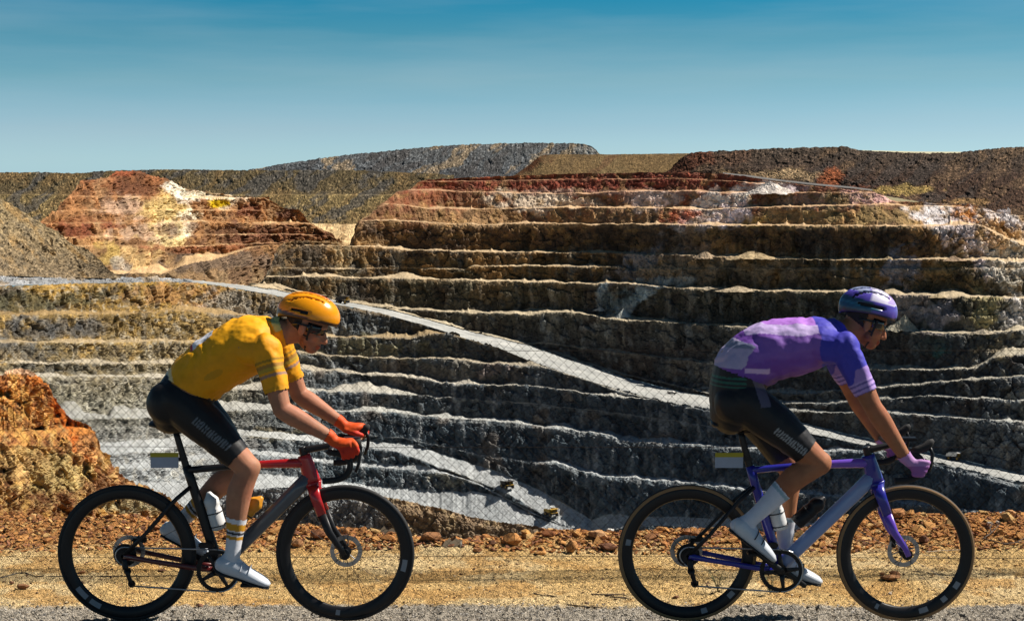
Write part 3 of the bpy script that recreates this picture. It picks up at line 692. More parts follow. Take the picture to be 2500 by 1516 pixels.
for k_, a_ in enumerate([(1880, 441, 125, 471, (.66, .59, .53)), (1928, 449, 74, 470, (.46, .38, .38)), (2208, 770, 95, 806, (.46, .42, .32)), (1842, 610, 120, 630, (.44, .33, .19)), (1722, 611, 56, 628, (.44, .33, .22)),
                       (2168, 622, 34, 633, (.46, .36, .22)), (1802, 695, 96, 709, (.42, .34, .23)), (1728, 697, 54, 706, (.40, .34, .25)), (1522, 750, 54, 773, (.50, .52, .49)), (1466, 746, 34, 757, (.44, .43, .38)), (2125, 700, 70, 715, (.44, .30, .14)), (2330, 622, 60, 635, (.40, .28, .18)), (2290, 716, 44, 724, (.42, .33, .2)), (656, 536, 44, 545, (.55, .40, .28)), (2400, 800, 60, 812, (.4, .34, .25))]):
    cone_heap(*a_[:5], key='hill' if a_[0] < 800 else 'upper', seed=k_ + 3, flat_top=a_[5] if len(a_) > 5 else 0)

# pale field far behind and open country to the horizon
def flat_sheet(name, x0, x1, y0, y1, z, nx, ny, col, mat, amp=0.0, seed=0):
    xx, yy = np.meshgrid(np.linspace(x0, x1, nx), np.linspace(y0, y1, ny))
    zz = z + amp * fbm(xx / (x1 - x0) * 9, yy / (y1 - y0) * 9, 0, 3, seed)
    P = np.stack([xx, yy, zz], -1)
    c = np.tile(np.array(col), (nx * ny, 1)) * (1 + .25 * fbm(xx / 90, yy / 90, 0, 3, seed).reshape(-1, 1))
    o = mesh_object(name, P.reshape(-1, 3), grid_faces(ny, nx), mat, None, np.clip(c, .01, .9))
    o['kind'] = 'structure'
    return o
flat_sheet('ground', -24000, 24000, 1560, 40000, -45.0, 40, 40, (.22, .19, .11), M_ROAD)
fx = np.array([[2080, 367], [2400, 372]])
P4 = np.array([at(2070, 376, 1640), at(2420, 379, 1640), at(2420, 371.5, 1900), at(2230, 370.5, 1900), at(2085, 366.5, 1900)])
fo = mesh_object('field', P4, [(0, 1, 2, 3, 4)], M_ROAD, None, np.tile((.44, .41, .27), (5, 1))); fo['kind'] = 'structure'
# ------------------------------------------------------------------ brown spur on the near side of the pit
def pal_spur(X, Y, K, T, P):
    c = base_cols(X, [(1180, (.34, .24, .13)), (1260, (.26, .18, .11)), (1320, (.17, .13, .09))], Y)
    c = mixc(c, (.15, .16, .165), sstep(960, 890, X + 30 * fbm(X / 40, Y / 40, 0, 3, 3)))
    c = mixc(c, (.46, .34, .19), .8 * sstep(.2, .8, fbm(X / 14, Y / 14, 2, 4, 33)) * sstep(900, 980, X))
    c = mixc(c, (.42, .43, .43), .7 * sstep(.35, .8, fbm(X / 5, Y / 5, 2, 2, 35)) * sstep(960, 890, X))
    return c
spur_top = line([(480, 1215), (560, 1200), (660, 1192), (760, 1188), (860, 1196), (934, 1210), (985, 1220), (1022, 1231), (1085, 1243), (1156, 1264), (1227, 1276), (1326, 1288), (1369, 1295), (1440, 1310), (1500, 1322), (1560, 1336)], 1.8, 201, .06)
build_sheet('pit_wall', np.full(C, 150.0), [(np.full(C, 1372.0), 'start'), (spur_top + 12 + 5 * fbm(XS / 20, 0, 0, 2, 5), 'face', 70.0), (spur_top, 'face', 38.0)], pal_spur, M_PIT, x0=490, x1=1540, back=9, amp=.8, unit=.17, rag=False)

# ------------------------------------------------------------------ orange outcrop behind the fence on the left
def pal_out(X, Y, K, T, P):
    c = base_cols(X, [(890, (.46, .20, .08)), (960, (.42, .195, .07)), (1050, (.36, .175, .07)), (1150, (.36, .22, .10)), (1230, (.28, .165, .08)), (1300, (.38, .19, .07))], Y)
    n1 = fbm(X / 16, Y / 22, 2, 4, 361, .6); n2 = fbm(X / 7, Y / 14, 7, 4, 371, .6)
    c = mixc(c, (.48, .30, .11), .6 * sstep(.1, .7, n1)); c = mixc(c, (.17, .07, .035), .8 * sstep(.05, .6, -n1))
    c = mixc(c, (.52, .38, .19), .5 * sstep(.2, .8, n2))
    for (cx, cy, rx, ry, col, ww, tl) in [(150, 990, 26, 90, (.46, .13, .04), .9, .35), (120, 930, 40, 26, (.48, .16, .05), .8, .5), (60, 905, 60, 9, (.60, .40, .27), .9, 0), (130, 1160, 80, 50, (.46, .38, .19), .6, .3), (60, 1120, 60, 40, (.44, .31, .15), .6, 0),
                                          (210, 1090, 30, 40, (.34, .17, .08), .7, 0), (200, 1050, 40, 8, (.46, .20, .07), .8, 0), (260, 1190, 60, 24, (.24, .13, .07), .8, 0), (330, 1240, 60, 24, (.34, .33, .22), .7, 0)]:
        c = patch(c, X, Y, cx, cy, rx, ry, col, ww, int(cx + cy) % 89, .4, tl)
    return c * (1 + .25 * fbm(X / 4, Y / 4, 1, 2, 93))[..., None]
out_top = line([(-160, 930), (-40, 925), (0, 918), (20, 906), (45, 900), (75, 905), (100, 925), (125, 958), (150, 1004), (162, 1022), (200, 1030), (224, 1046), (240, 1090), (262, 1140), (300, 1162), (330, 1186), (390, 1202), (440, 1232), (480, 1262), (520, 1300)], 1.6, 211, .08)
ledge_k = line([(-160, 1066), (0, 1064), (110, 1064), (180, 1058), (232, 1054), (300, 1100)], 1.5, 212)
ledge_t = line([(-160, 1056), (0, 1054), (110, 1052), (165, 1040), (232, 1046), (300, 1090)], 1.2, 213)
XSK = XS
def outcrop():
    d0 = np.interp(XS, [-160, 0, 250, 520], [9.45, 9.6, 10.5, 11.9])
    o, _ = build_sheet('rock_outcrop', d0, [(np.full(C, 1345.0), 'start'), (ledge_k, 'face', 60.0), (ledge_t, 'floor'), (out_top, 'face', 56.0)], pal_out, M_NEAR, x1=512, back=1.3, top_clip=out_top, amp=.85, unit=.020, kind=None, rag=False, sat=1.15)
    # the sheet was climbed with the pit's floor limits; the ledge is only a hand wide
    me = o.data
    n = len(me.vertices); co = np.empty(n * 3); me.vertices.foreach_get('co', co); co = co.reshape(-1, 3)
    # cavities weathered into the face
    cav = fbm(co[:, 0] * 9, co[:, 1] * 3.0, co[:, 2] * 6.5, 3, 401)
    dent = np.clip((cav - .45) * 3.0, 0, 1) * .10
    co[:, 1] += dent; co[:, 0] -= dent * .3
    me.vertices.foreach_set('co', co.ravel()); me.update()
    return o
_cf = cross_floor
def cross_floor(d0, y0, y1, kmin=1.0, kmax=8.0):
    if np.mean(d0) < 60: return d0 + np.maximum(y0 - y1, 0) * .016
    return _cf(d0, y0, y1, kmin, kmax)
out_o = outcrop()
tag(out_o, 'tall weathered orange rock outcrop behind the fence at the left edge', 'rock outcrop')

# ------------------------------------------------------------------ near ground: road edge, gravel shoulder, dirt verge, drop into the pit
EPX = [0, 450, 650, 800, 950, 1100, 1200, 1330, 1450, 1600, 1800, 1950, 2050, 2150, 2300, 2500]
EPY = [1270, 1275, 1280, 1294, 1314, 1326, 1316, 1306, 1309, 1300, 1292, 1312, 1282, 1264, 1268, 1268]
ED = [CAM_H / -float(slope(y)) for y in EPY]
EX = [(a - 1250) * d_ / 3590 for a, d_ in zip(EPX, ED)]
def ground_z(x, y):
    x = np.asarray(x, float); y = np.asarray(y, float)
    edge = np.interp(x, EX, ED) + .05 * fbm(x * 1.9, 0, 0, 3, 505)
    z = .035 * np.exp(-((y - edge + .12) / .16) ** 2)
    z = z + .012 * fbm(x * 1.3, y * 1.3, 0, 3, 501) * sstep(7.2, 7.6, y)
    z = z + .016 * fbm(x * 3.2, y * 3.2, 0, 3, 503) * sstep(8.35, 8.6, y)
    z = z - np.maximum(0, y - edge) * .75
    z = z + np.where(y > 12, 1.2 * fbm(x / 9, y / 9, 0, 3, 507), 0) * sstep(12, 30, y)
    z = np.maximum(z, -213)
    return z
M_DIRT = rock_mat('verge_dirt', (1.2, 14.0, 110.0), (.14, .25, .55), 1.0, .010, cell=120.0, cellvar=.5)
M_STONE = rock_mat('loose_stone', (6.0, 30.0, 120.0), (.15, .25, .25), .6, .004)
gx = np.concatenate([np.linspace(-400, -12, 12), np.linspace(-11, -3.4, 24), np.arange(-3.3, 3.3001, .0165), np.linspace(3.4, 11, 24), np.linspace(12, 400, 12)])
gy = np.concatenate([np.linspace(-30, 5.5, 14), np.linspace(5.8, 6.9, 8), np.arange(6.95, 9.75, .0165), np.linspace(9.8, 12, 18), np.array([14, 18, 25, 40, 60, 90, 130, 180, 240, 300, 420])])
GX, GY = np.meshgrid(gx, gy)
GZ = ground_z(GX, GY)
wav = 7.285 + .03 * fbm(gx * 1.6, 0, 0, 3, 511) + .012 * fbm(gx * 14, 0, 0, 2, 512)
GW = np.broadcast_to(wav, GX.shape)
gravel = sstep(.03, -.03, GY - GW + .02 * fbm(GX * 40, GY * 40, 0, 2, 513))
GZ = GZ + (.0045 * fbm(GX * 30, GY * 30, 0, 2, 515) + .003 * rng.standard_normal(GX.shape)) * (1 + .8 * gravel)
c = np.broadcast_to(np.array((.50, .335, .14)), GX.shape + (3,)).copy()
c = mixc(c, (.56, .42, .22), .9 * sstep(-.1, .6, fbm(GX * 1.6, GY * 2.2, 0, 4, 521)))
c = mixc(c, (.42, .245, .085), .8 * sstep(.1, .6, -fbm(GX * 5.0, GY * 6, 2, 4, 523)))
c = mixc(c, (.40, .185, .06), sstep(8.35, 8.75, GY + .12 * fbm(GX * 2, GY * 2, 0, 3, 525)))
c = mixc(c, (.30, .265, .215), gravel)
c = mixc(c, (.20, .15, .10), sstep(9.4, 12, GY))
ground = mesh_object('ground', np.stack([GX, GY, GZ], -1).reshape(-1, 3), grid_faces(*GX.shape), M_DIRT, None, np.clip(c, .01, .9).reshape(-1, 3))
ground['kind'] = 'structure'

# road under the wheels, in front of the gravel
M_ASPH = rock_mat('asphalt', (1.5, 20.0, 160.0), (.12, .2, .4), .7, .004)
rx = np.concatenate([np.linspace(-60, -4, 20), np.linspace(-3.9, 3.9, 200), np.linspace(4, 60, 20)]); ry = np.linspace(1.2, 6.84, 60)
RXg, RYg = np.meshgrid(rx, ry)
ro = mesh_object('road', np.stack([RXg, RYg, .008 + .0015 * fbm(RXg * 40, RYg * 40, 0, 2, 5)], -1).reshape(-1, 3), grid_faces(*RXg.shape), M_ASPH, None, np.tile((.085, .082, .08), (RXg.size, 1)))
ro['kind'] = 'structure'

# ------------------------------------------------------------------ stones
def hull_stone(seed, n=15, flat=.75, name='stone'):
    r = np.random.default_rng(seed)
    p = r.standard_normal((n, 3)); p /= np.linalg.norm(p, axis=1, keepdims=True)
    p *= r.uniform(.78, 1.05, (n, 1)); p[:, 2] *= flat
    bm = bmesh.new()
    for q in p: bm.verts.new(q)
    bmesh.ops.convex_hull(bm, input=bm.verts)
    for v in [v for v in bm.verts if not v.link_faces]: bm.verts.remove(v)
    bmesh.ops.triangulate(bm, faces=bm.faces)
    V = np.array([v.co for v in bm.verts]); bm.verts.index_update()
    F = np.array([[v.index for v in f.verts] for f in bm.faces])
    bm.free()
    return V, F
STONES = [hull_stone(900 + i, 13 + i % 4, random.uniform(.55, .9)) for i in range(14)]

def stone_cols(base, n, seed):
    r = np.random.default_rng(seed)
    return np.clip(np.tile(base, (n, 1)) * r.uniform(.8, 1.2, (n, 1)), .01, .9)

def boulder(seed, size, col, name, loc, rot, label, cat='rock', group=None, n=26, flat=.7, squash=(1, 1, 1)):
    """a rough block: hull with its edges worn and its faces broken"""
    V, F = hull_stone(seed, n, flat)
    bm = bmesh.new()
    vs = [bm.verts.new(v) for v in V]
    for f in F: bm.faces.new([vs[i] for i in f])
    bmesh.ops.subdivide_edges(bm, edges=bm.edges, cuts=2, use_grid_fill=True)
    V = np.array([v.co for v in bm.verts]); bm.verts.index_update()
    F = [[v.index for v in f.verts] for f in bm.faces]
    bm.free()
    V = V * (1 + .07 * fbm(V[:, 0] * 3 + seed, V[:, 1] * 3, V[:, 2] * 3, 3, seed))[:, None]
    V = V * np.array(size) * .5
    c = np.clip(np.tile(col, (len(V), 1)) * (1 + .35 * fbm(V[:, 0] * 30 + seed, V[:, 1] * 30, V[:, 2] * 30, 3, seed))[:, None], .01, .9)
    o = mesh_object(name, V, F, M_STONE, None, c)
    o.location = loc; o.rotation_euler = rot
    tag(o, label, cat, group)
    return o

def on_ground(px, py, lift=0.0):
    """where the ray through (px, py) meets the near ground"""
    lo = None
    for d_ in np.arange(7.0, 9.6, .01):
        p = at(px, py, d_)
        if p[2] <= ground_z(p[0], p[1]) + lift:
            return p
    return at(px, py, 9.2)
K8 = 1 / 3590.0
ORG, BRN, DRK, PAL = (.40, .19, .065), (.27, .13, .06), (.15, .075, .045), (.52, .42, .32)
hero = [ # px, py (foot), width px, height px, colour, label
    (1050, 1326, 60, 30, BRN, 'wide brown boulder with a pale flat top beside the front wheel of the yellow rider'),
    (1252, 1334, 52, 36, ORG, 'split orange boulder left of the tall orange rock in the rubble'),
    (1284, 1313, 26, 26, (.45, .24, .08), 'upright orange rock between the white stake and the dark boulder'),
    (1340, 1316, 40, 25, (.24, .095, .04), 'dark rusty boulder in the middle of the rubble'),
    (1461, 1322, 52, 30, (.46, .26, .13), 'smooth pale orange boulder left of the purple rider\'s rear wheel'),
    (1396, 1351, 34, 38, (.36, .18, .07), 'orange block standing lowest in the rubble between the riders'),
    (1484, 1350, 62, 24, (.18, .085, .05), 'long dark rock touching the left side of the purple rider\'s rear wheel'),
    (1201, 1335, 24, 20, DRK, 'small black-brown rock left of the split orange boulder'),
    (1166, 1350, 26, 13, BRN, 'flat brown rock at the foot of the rubble left of the split boulder'),
    (1320, 1356, 34, 12, (.42, .21, .07), 'flat orange stone at the foot of the rubble'),
    (53, 1441, 34, 17, (.24, .12, .06), 'angular brown rock lying alone on the dirt at the far left'),
    (28, 1427, 14, 11, DRK, 'small dark rock next to the angular brown rock at far left'),
    (2194, 1268, 46, 30, (.36, .17, .07), 'round orange boulder on top of the pile behind the purple rider\'s front wheel'),
    (2257, 1330, 26, 26, (.16, .075, .045), 'dark block in the pile behind the purple rider\'s front wheel'),
    (2178, 1419, 58, 16, (.24, .12, .055), 'flat brown rock low inside the purple rider\'s front wheel'),
    (2186, 1406, 30, 14, (.28, .13, .06), 'brown rock stacked on the flat one inside the purple rider\'s front wheel'),
    (2154, 1405, 18, 9, BRN, 'small brown rock left of the stacked pair in the front wheel'),
    (2174, 1454, 15, 10, (.34, .28, .22), 'small grey stone near the bottom of the purple rider\'s front wheel'),
    (2417, 1283, 17, 11, (.60, .54, .46), 'white stone in the rubble at the right edge'),
    (2437, 1280, 13, 10, (.62, .56, .48), 'smaller white stone right of the other white stone'),
    (2414, 1292, 20, 13, DRK, 'black stone just below the white stones at right'),
    (2142, 1290, 28, 18, (.40, .20, .08), 'orange rock left of the round boulder on the right pile'),
    (395, 1398, 26, 9, DRK, 'thin dark rock seen low through the yellow rider\'s rear wheel'),
    (199, 1401, 20, 9, BRN, 'small brown rock at the left inside the yellow rider\'s rear wheel'),
    (486, 1485, 26, 12, DRK, 'dark rock on the gravel edge between the wheels of the yellow rider'),
    (725, 1338, 36, 24, (.33, .17, .08), 'rounded brown rock low behind the yellow rider\'s front wheel'),
    (775, 1318, 52, 30, (.27, .12, .06), 'large reddish boulder behind the hub of the yellow rider\'s front wheel'),
    (708, 1306, 34, 20, (.22, .10, .05), 'dark red rock left of the large reddish boulder'),
    (838, 1306, 30, 22, (.38, .19, .08), 'orange rock right of the large reddish boulder'),
    (1612, 1300, 30, 18, (.42, .22, .09), 'orange rock in the rubble seen through the purple rider\'s rear wheel'),
    (1700, 1312, 34, 16, (.30, .14, .06), 'brown rock under the pedals of the purple rider'),
    (1650, 1462, 18, 8, DRK, 'dark chip low inside the purple rider\'s rear wheel'),
    (1491, 1300, 22, 12, (.58, .56, .52), 'white lump beside the pale orange boulder'),
    (2470, 1262, 30, 18, (.42, .22, .10), 'orange rock on the skyline of the rubble at the right edge'),
]
for i, (px, py, w_, h_, col, lab) in enumerate(hero):
    p = on_ground(px, py)
    d_ = p[1]; sx, sz = w_ * d_ * K8 * 1.04, h_ * d_ * K8 * 1.12
    z = ground_z(p[0], p[1])
    boulder(3000 + i * 7, (sx, min(sx, max(sz, .6 * sx)), sz), col, 'rock', (p[0], p[1] + .25 * sx, max(z, p[2]) + sz * .36), (random.uniform(-.15, .15), random.uniform(-.15, .15), random.uniform(-.4, .4)), lab, 'rock', 'loose rocks along the pit edge', flat=.85)

# single stones of the rubble strip
stone_me = []
for i, (V, F) in enumerate(STONES):
    for j, col in enumerate([(.44, .22, .075), (.36, .16, .055), (.27, .125, .055), (.46, .29, .12)]):
        me = bpy.data.meshes.new('stone')
        me.from_pydata([tuple(v) for v in V], [], [tuple(int(k) for k in f) for f in F]); me.update()
        ca = me.color_attributes.new('Col', 'FLOAT_COLOR', 'POINT')
        cc = np.ones((len(V), 4)); cc[:, :3] = stone_cols(col, len(V), i * 5 + j); ca.data.foreach_set('color', cc.ravel())
        me.materials.append(M_STONE); stone_me.append(me)
r_ = np.random.default_rng(77)
placed = 0
rubble = []
while placed < 280:
    x = r_.uniform(-3.15, 3.15); y = 8.38 + (float(np.interp(x, EX, ED)) - 8.30) * r_.beta(1.6, 1.2)
    dens = .55 + .45 * float(vnoise(x * 1.2, 0, 0, 9))
    if r_.uniform() > dens: continue
    s = .015 + .045 * r_.beta(1.0, 2.8)
    mi = int(r_.integers(len(stone_me)))
    o = bpy.data.objects.new('stone', stone_me[mi]); COL.objects.link(o)
    o.location = (x, y, float(ground_z(x, y)) + s * .25); o.scale = (s * r_.uniform(.9, 1.5), s * r_.uniform(.8, 1.2), s * r_.uniform(.7, 1.1))
    o.rotation_euler = (r_.uniform(-.4, .4), r_.uniform(-.4, .4), r_.uniform(0, 6.3))
    pxx = 1250 + x / y * FPX
    zone = ["by the orange outcrop at left", "behind the yellow rider's rear wheel", "behind the yellow rider's feet", "behind the yellow rider's front wheel", "just right of the yellow rider's front wheel", "midway between the riders", "just left of the purple rider's rear wheel", "behind the purple rider's rear wheel", "behind the purple rider's feet", "behind the purple rider's front wheel", "at the right edge"][int(np.searchsorted([140, 480, 690, 1010, 1160, 1330, 1510, 1840, 2060, 2400], pxx))]
    tone_ = ['bright orange', 'rust-coloured', 'dark brown', 'tan'][mi % 4]
    tag(o, ('fist-sized ' if s > .034 else 'walnut-sized ' if s > .024 else 'tiny ') + tone_ + ' stone ' + zone, 'stone', 'stones of the rubble strip')
    rubble.append((o['label'], pxx, o))
    placed += 1

for lab in sorted(set(a[0] for a in rubble)):
    same = sorted([a for a in rubble if a[0] == lab], key=lambda a: a[1])
    words = ['leftmost', 'second from left', 'third from left', 'fourth from left', 'fifth from left', 'sixth from left', 'seventh from left', 'eighth from left', 'ninth from left', 'tenth from left', 'eleventh from left', 'twelfth from left', 'thirteenth from left']
    if len(same) > 1:
        for k_, a in enumerate(same): a[2]['label'] = lab + ', ' + (words[min(k_, 12)] if k_ < len(same) - 1 else 'rightmost')

def scatter(name, pts, sizes, cols, seed, kind='stuff', variants=STONES, sink=.2):
    r = np.random.default_rng(seed)
    VV, FF, CC, off = [], [], [], 0
    for p, s, c_ in zip(pts, sizes, cols):
        V, F = variants[int(r.integers(len(variants)))]
        a = r.uniform(0, 6.283); ca_, sa = math.cos(a), math.sin(a)
        W = V * np.array((r.uniform(.8, 1.5), r.uniform(.8, 1.2), r.uniform(.6, 1.0))) * s
        t = r.uniform(-.5, .5)
        W = np.stack([W[:, 0], W[:, 1] * math.cos(t) - W[:, 2] * math.sin(t), W[:, 1] * math.sin(t) + W[:, 2] * math.cos(t)], -1)
        W = np.stack([W[:, 0] * ca_ - W[:, 1] * sa, W[:, 0] * sa + W[:, 1] * ca_, W[:, 2]], -1)
        VV.append(W + p + np.array((0, 0, s * sink))); FF.append(F + off); off += len(V)
        CC.append(np.tile(c_, (len(V), 1)))
    o = mesh_object(name, np.concatenate(VV), np.concatenate(FF), M_STONE, None, np.clip(np.concatenate(CC), .01, .9))
    o['kind'] = kind
    return o
SMALL = [hull_stone(1200 + i, 8, .7) for i in range(10)]
def cloud(n, x0, x1, yf, smin, smax, palette_, seed, power=2.5):
    r = np.random.default_rng(seed)
    x = r.uniform(x0, x1, n); y = yf(r, n, x)
    z = ground_z(x, y)
    s = smin + (smax - smin) * r.uniform(0, 1, n) ** power
    pc = np.array(palette_)[r.integers(len(palette_), size=n)] * r.uniform(.7, 1.25, (n, 1))
    return np.stack([x, y, z], -1), s, pc
pts, ss, cc = cloud(13000, -3.2, 3.2, lambda r, n, x: 8.33 + (np.interp(x, EX, ED) - 8.25) * r.beta(1.5, 1.2, n), .004, .026, [(.42, .20, .065), (.36, .155, .05), (.30, .13, .05), (.46, .28, .11), (.20, .09, .05)], 81)
tag(scatter('gravel', pts, ss, cc, 82, variants=SMALL), 'fine orange rubble strewn along the pit edge', 'rubble')
pts, ss, cc = cloud(8000, -3.2, 3.2, lambda r, n, x: r.uniform(7.3, 8.45, n), .0022, .011, [(.40, .25, .11), (.34, .20, .085), (.47, .36, .22), (.20, .11, .06), (.10, .06, .04), (.13, .08, .05)], 83, 4)
tag(scatter('gravel', pts, ss, cc, 84, variants=SMALL), 'small grit and pebbles scattered over the ochre dirt verge', 'pebbles')
pts, ss, cc = cloud(9000, -3.1, 3.1, lambda r, n, x: 7.33 - .46 * r.uniform(0, 1, n) ** .8 + .03 * r.standard_normal(n), .003, .0095, [(.33, .31, .28), (.25, .235, .21), (.40, .37, .33), (.16, .15, .14), (.30, .25, .19)], 85, 1.8)
tag(scatter('gravel', pts, ss, cc, 86, variants=SMALL), 'grey gravel along the edge of the road', 'gravel')

# ------------------------------------------------------------------ tubes
def tube_geo(pts, rad, sides=8, cap=True, closed=False, ell=None):
    """a round or oval tube along a polyline; ell = (across, along-up) factors"""
    P = np.asarray(pts, float); n = len(P)
    rad = np.broadcast_to(np.asarray(rad, float), (n,)) if np.ndim(rad) < 2 else np.asarray(rad, float)
    if closed: T = np.roll(P, -1, 0) - np.roll(P, 1, 0)
    else: T = np.gradient(P, axis=0)
    T /= np.linalg.norm(T, axis=1, keepdims=True) + 1e-12
    ref = np.array((0, 1.0, 0)) if abs(T[0][1]) < .9 else np.array((0, 0, 1.0))
    V = []
    u = ref - T[0] * ref.dot(T[0]); u /= np.linalg.norm(u)
    for i in range(n):
        u = u - T[i] * u.dot(T[i]); u /= np.linalg.norm(u) + 1e-12
        w = np.cross(T[i], u)
        a = np.arange(sides) / sides * 2 * math.pi
        if rad.ndim == 2: ra, rb = rad[i]
        else: ra = rb = rad[i]
        if ell is not None: ra, rb = ra * ell[0], rb * ell[1]
        V.append(P[i] + np.cos(a)[:, None] * u * ra + np.sin(a)[:, None] * w * rb)
    V = np.concatenate(V)
    F = []
    m = n if closed else n - 1
    for i in range(m):
        j = (i + 1) % n
        for k in range(sides):
            F.append((i * sides + k, i * sides + (k + 1) % sides, j * sides + (k + 1) % sides, j * sides + k))
    if cap and not closed:
        F.append(tuple(range(sides))[::-1]); F.append(tuple((n - 1) * sides + k for k in range(sides)))
    return V, F

def merge(geos):
    V, F, off = [], [], 0
    for v, f in geos:
        V.append(np.asarray(v)); F += [tuple(int(i) + off for i in q) for q in f]; off += len(v)
    return np.concatenate(V), F

def box_geo(c, s, rot=None, bev=0.0):
    bm = bmesh.new()
    bmesh.ops.create_cube(bm, size=1)
    for v in bm.verts: v.co = Vector((v.co.x * s[0], v.co.y * s[1], v.co.z * s[2]))
    if bev: bmesh.ops.bevel(bm, geom=bm.edges, offset=bev, segments=2, affect='EDGES')
    V = np.array([v.co for v in bm.verts]); bm.verts.index_update()
    F = [tuple(v.index for v in f.verts) for f in bm.faces]; bm.free()
    if rot is not None: V = V @ np.array(rot).T
    return V + np.array(c), F

# ------------------------------------------------------------------ chain-link fence
M_WIRE = plain('rusty_wire', (.026, .017, .012), .7, .3, .3, var=.35, scale=8)
FY, A = 8.0, .0257
fz0 = .035
fence = bpy.data.objects.new('chain_link_fence', None); COL.objects.link(fence); fence.location = (0, FY, 0)
tag(fence, 'rusty chain-link fence of diamond mesh stretched along the pit edge', 'fence')
nseg = 47
WV, WF, off = [], [], 0
ii = np.arange(-136, 136)
ks = np.arange(0, nseg + 2)
tri = np.array([0, 2 * math.pi / 3, 4 * math.pi / 3])
for i in ii:
    x = (i + ((ks + i) % 2)) * A
    z = fz0 + ks * A
    z = z.astype(float); x = x.astype(float)
    top = ks == nseg + 1
    z[top] = fz0 + (nseg + .55) * A; x[top] = x[-2] + (x[-1] - x[-2]) * .5
    x = x + .006 * fbm(i * .13, ks * .11, 0, 2, 601) + .012 * fbm(i * .02, ks * .03, 3, 2, 603)
    sag = .014 * fbm(i * .018, 0, 0, 2, 605)
    z = z + sag + .003 * fbm(i * .2, ks * .2, 5, 2, 607)
    y = .0022 * np.where((ks + i) % 2 == 0, 1, -1) + .02 * fbm(i * .02, ks * .05, 7, 2, 609)
    P = np.stack([x, y, z], -1)
    T = np.gradient(P, axis=0); T /= np.linalg.norm(T, axis=1, keepdims=True)
    u = np.cross(T, (0, 1, 0)); u /= np.linalg.norm(u, axis=1, keepdims=True)
    r0 = .0013
    V = (P[:, None, :] + r0 * (np.cos(tri)[None, :, None] * u[:, None, :] + np.sin(tri)[None, :, None] * np.array((0, 1.0, 0))[None, None, :])).reshape(-1, 3)
    n = len(ks)
    base = (np.arange(n - 1) * 3)[:, None]; k3 = np.arange(3)[None, :]; k31 = (np.arange(3) + 1) % 3
    F = np.stack([base + k3, base + k31[None, :], base + 3 + k31[None, :], base + 3 + k3], -1).reshape(-1, 4)
    WV.append(V); WF.append(F + off); off += len(V)
wm = mesh_object('wire_mesh', np.concatenate(WV), np.concatenate(WF), M_WIRE, fence); wm['kind'] = 'stuff'
for zz in (fz0 + (nseg - 1) * A, fz0 + 25.2 * A, fz0 + 2 * A - .02):
    xs_ = np.linspace(-3.5, 3.5, 60)
    V, F = tube_geo(np.stack([xs_, np.full(60, -.004) + .02 * fbm(xs_ * .8, 0, 7, 2, 609), zz + .008 * fbm(xs_ * .7, zz, 0, 2, 605)], -1), .0014, 5)
    mesh_object('tension_wire', V, F, M_WIRE, fence)

# ------------------------------------------------------------------ litter on the ground: cable, twigs, planks, stake, weeds
M_CABLE = plain('black_cable', (.012, .011, .011), .55)
M_TWIG = plain('dead_twig', (.075, .05, .035), .9, var=.3)
M_PTWIG = plain('bleached_twig', (.42, .34, .24), .9, var=.3)
M_PLANK = plain('weathered_plank', (.15, .115, .075), .9, var=.35, scale=40, bump=.4)
M_WHITE = plain('white_paint', (.72, .70, .66), .6, var=.1)
def ground_path(pxs, lift=.004, sub=8):
    pts = []
    for (x, y) in pxs:
        p = on_ground(x, y); p[2] = ground_z(p[0], p[1]) + lift; pts.append(p)
    P = np.array(pts)
    t = np.arange(len(P)); tt = np.linspace(0, len(P) - 1, (len(P) - 1) * sub + 1)
    Q = np.stack([np.interp(tt, t, P[:, i]) for i in range(3)], -1)
    for _ in range(2): Q[1:-1] = (Q[:-2] + 2 * Q[1:-1] + Q[2:]) / 4
    return Q
def line_thing(name, paths, rad, mat, label, cat, lift=.004):
    g = []
    for pxs in paths:
        Q = ground_path(pxs, lift)
        g.append(tube_geo(Q, np.linspace(rad, rad * .6, len(Q)), 6))
    V, F = merge(g)
    o = mesh_object(name, V, F, mat)
    return tag(o, label, cat)
line_thing('cable', [[(-40, 1418), (10, 1410), (40, 1401), (62, 1400), (78, 1407), (110, 1409), (200, 1408), (330, 1408), (460, 1406), (560, 1404)]], .0034, M_CABLE, 'thin black cable lying across the dirt at left, through the yellow rider\'s rear wheel', 'cable')
line_thing('cable', [[(10, 1342), (70, 1341), (140, 1332), (200, 1330)]], .002, M_CABLE, 'short thin wire lying below the fence at the far left', 'wire')
line_thing('twig', [[(1302, 1449), (1322, 1454), (1340, 1455), (1360, 1458)]], .0032, M_TWIG, 'short dark twig on the dirt between the two riders', 'twig')
line_thing('twig', [[(1442, 1452), (1480, 1454), (1500, 1459), (1548, 1464)], [(1480, 1454), (1510, 1453), (1530, 1455)], [(1500, 1459), (1520, 1461), (1540, 1459)]], .0036, M_TWIG, 'forked dark twig left of the purple rider\'s rear wheel', 'twig')
line_thing('twig', [[(1384, 1477), (1410, 1480), (1440, 1483), (1470, 1484)]], .0038, M_TWIG, 'dark stick along the gravel edge between the riders', 'twig')
line_thing('twig', [[(2262, 1352), (2300, 1349), (2340, 1347), (2368, 1344)]], .0034, M_PTWIG, 'straight bleached stick behind the purple rider\'s front wheel', 'stick', .012)
line_thing('twig', [[(2400, 1326), (2420, 1312), (2440, 1292)], [(2420, 1312), (2416, 1300), (2424, 1290)], [(2400, 1326), (2450, 1340), (2500, 1334)], [(2450, 1340), (2480, 1336), (2500, 1326)]], .0042, M_TWIG, 'branching dead twig standing in the rubble at the right edge', 'twig', .03)
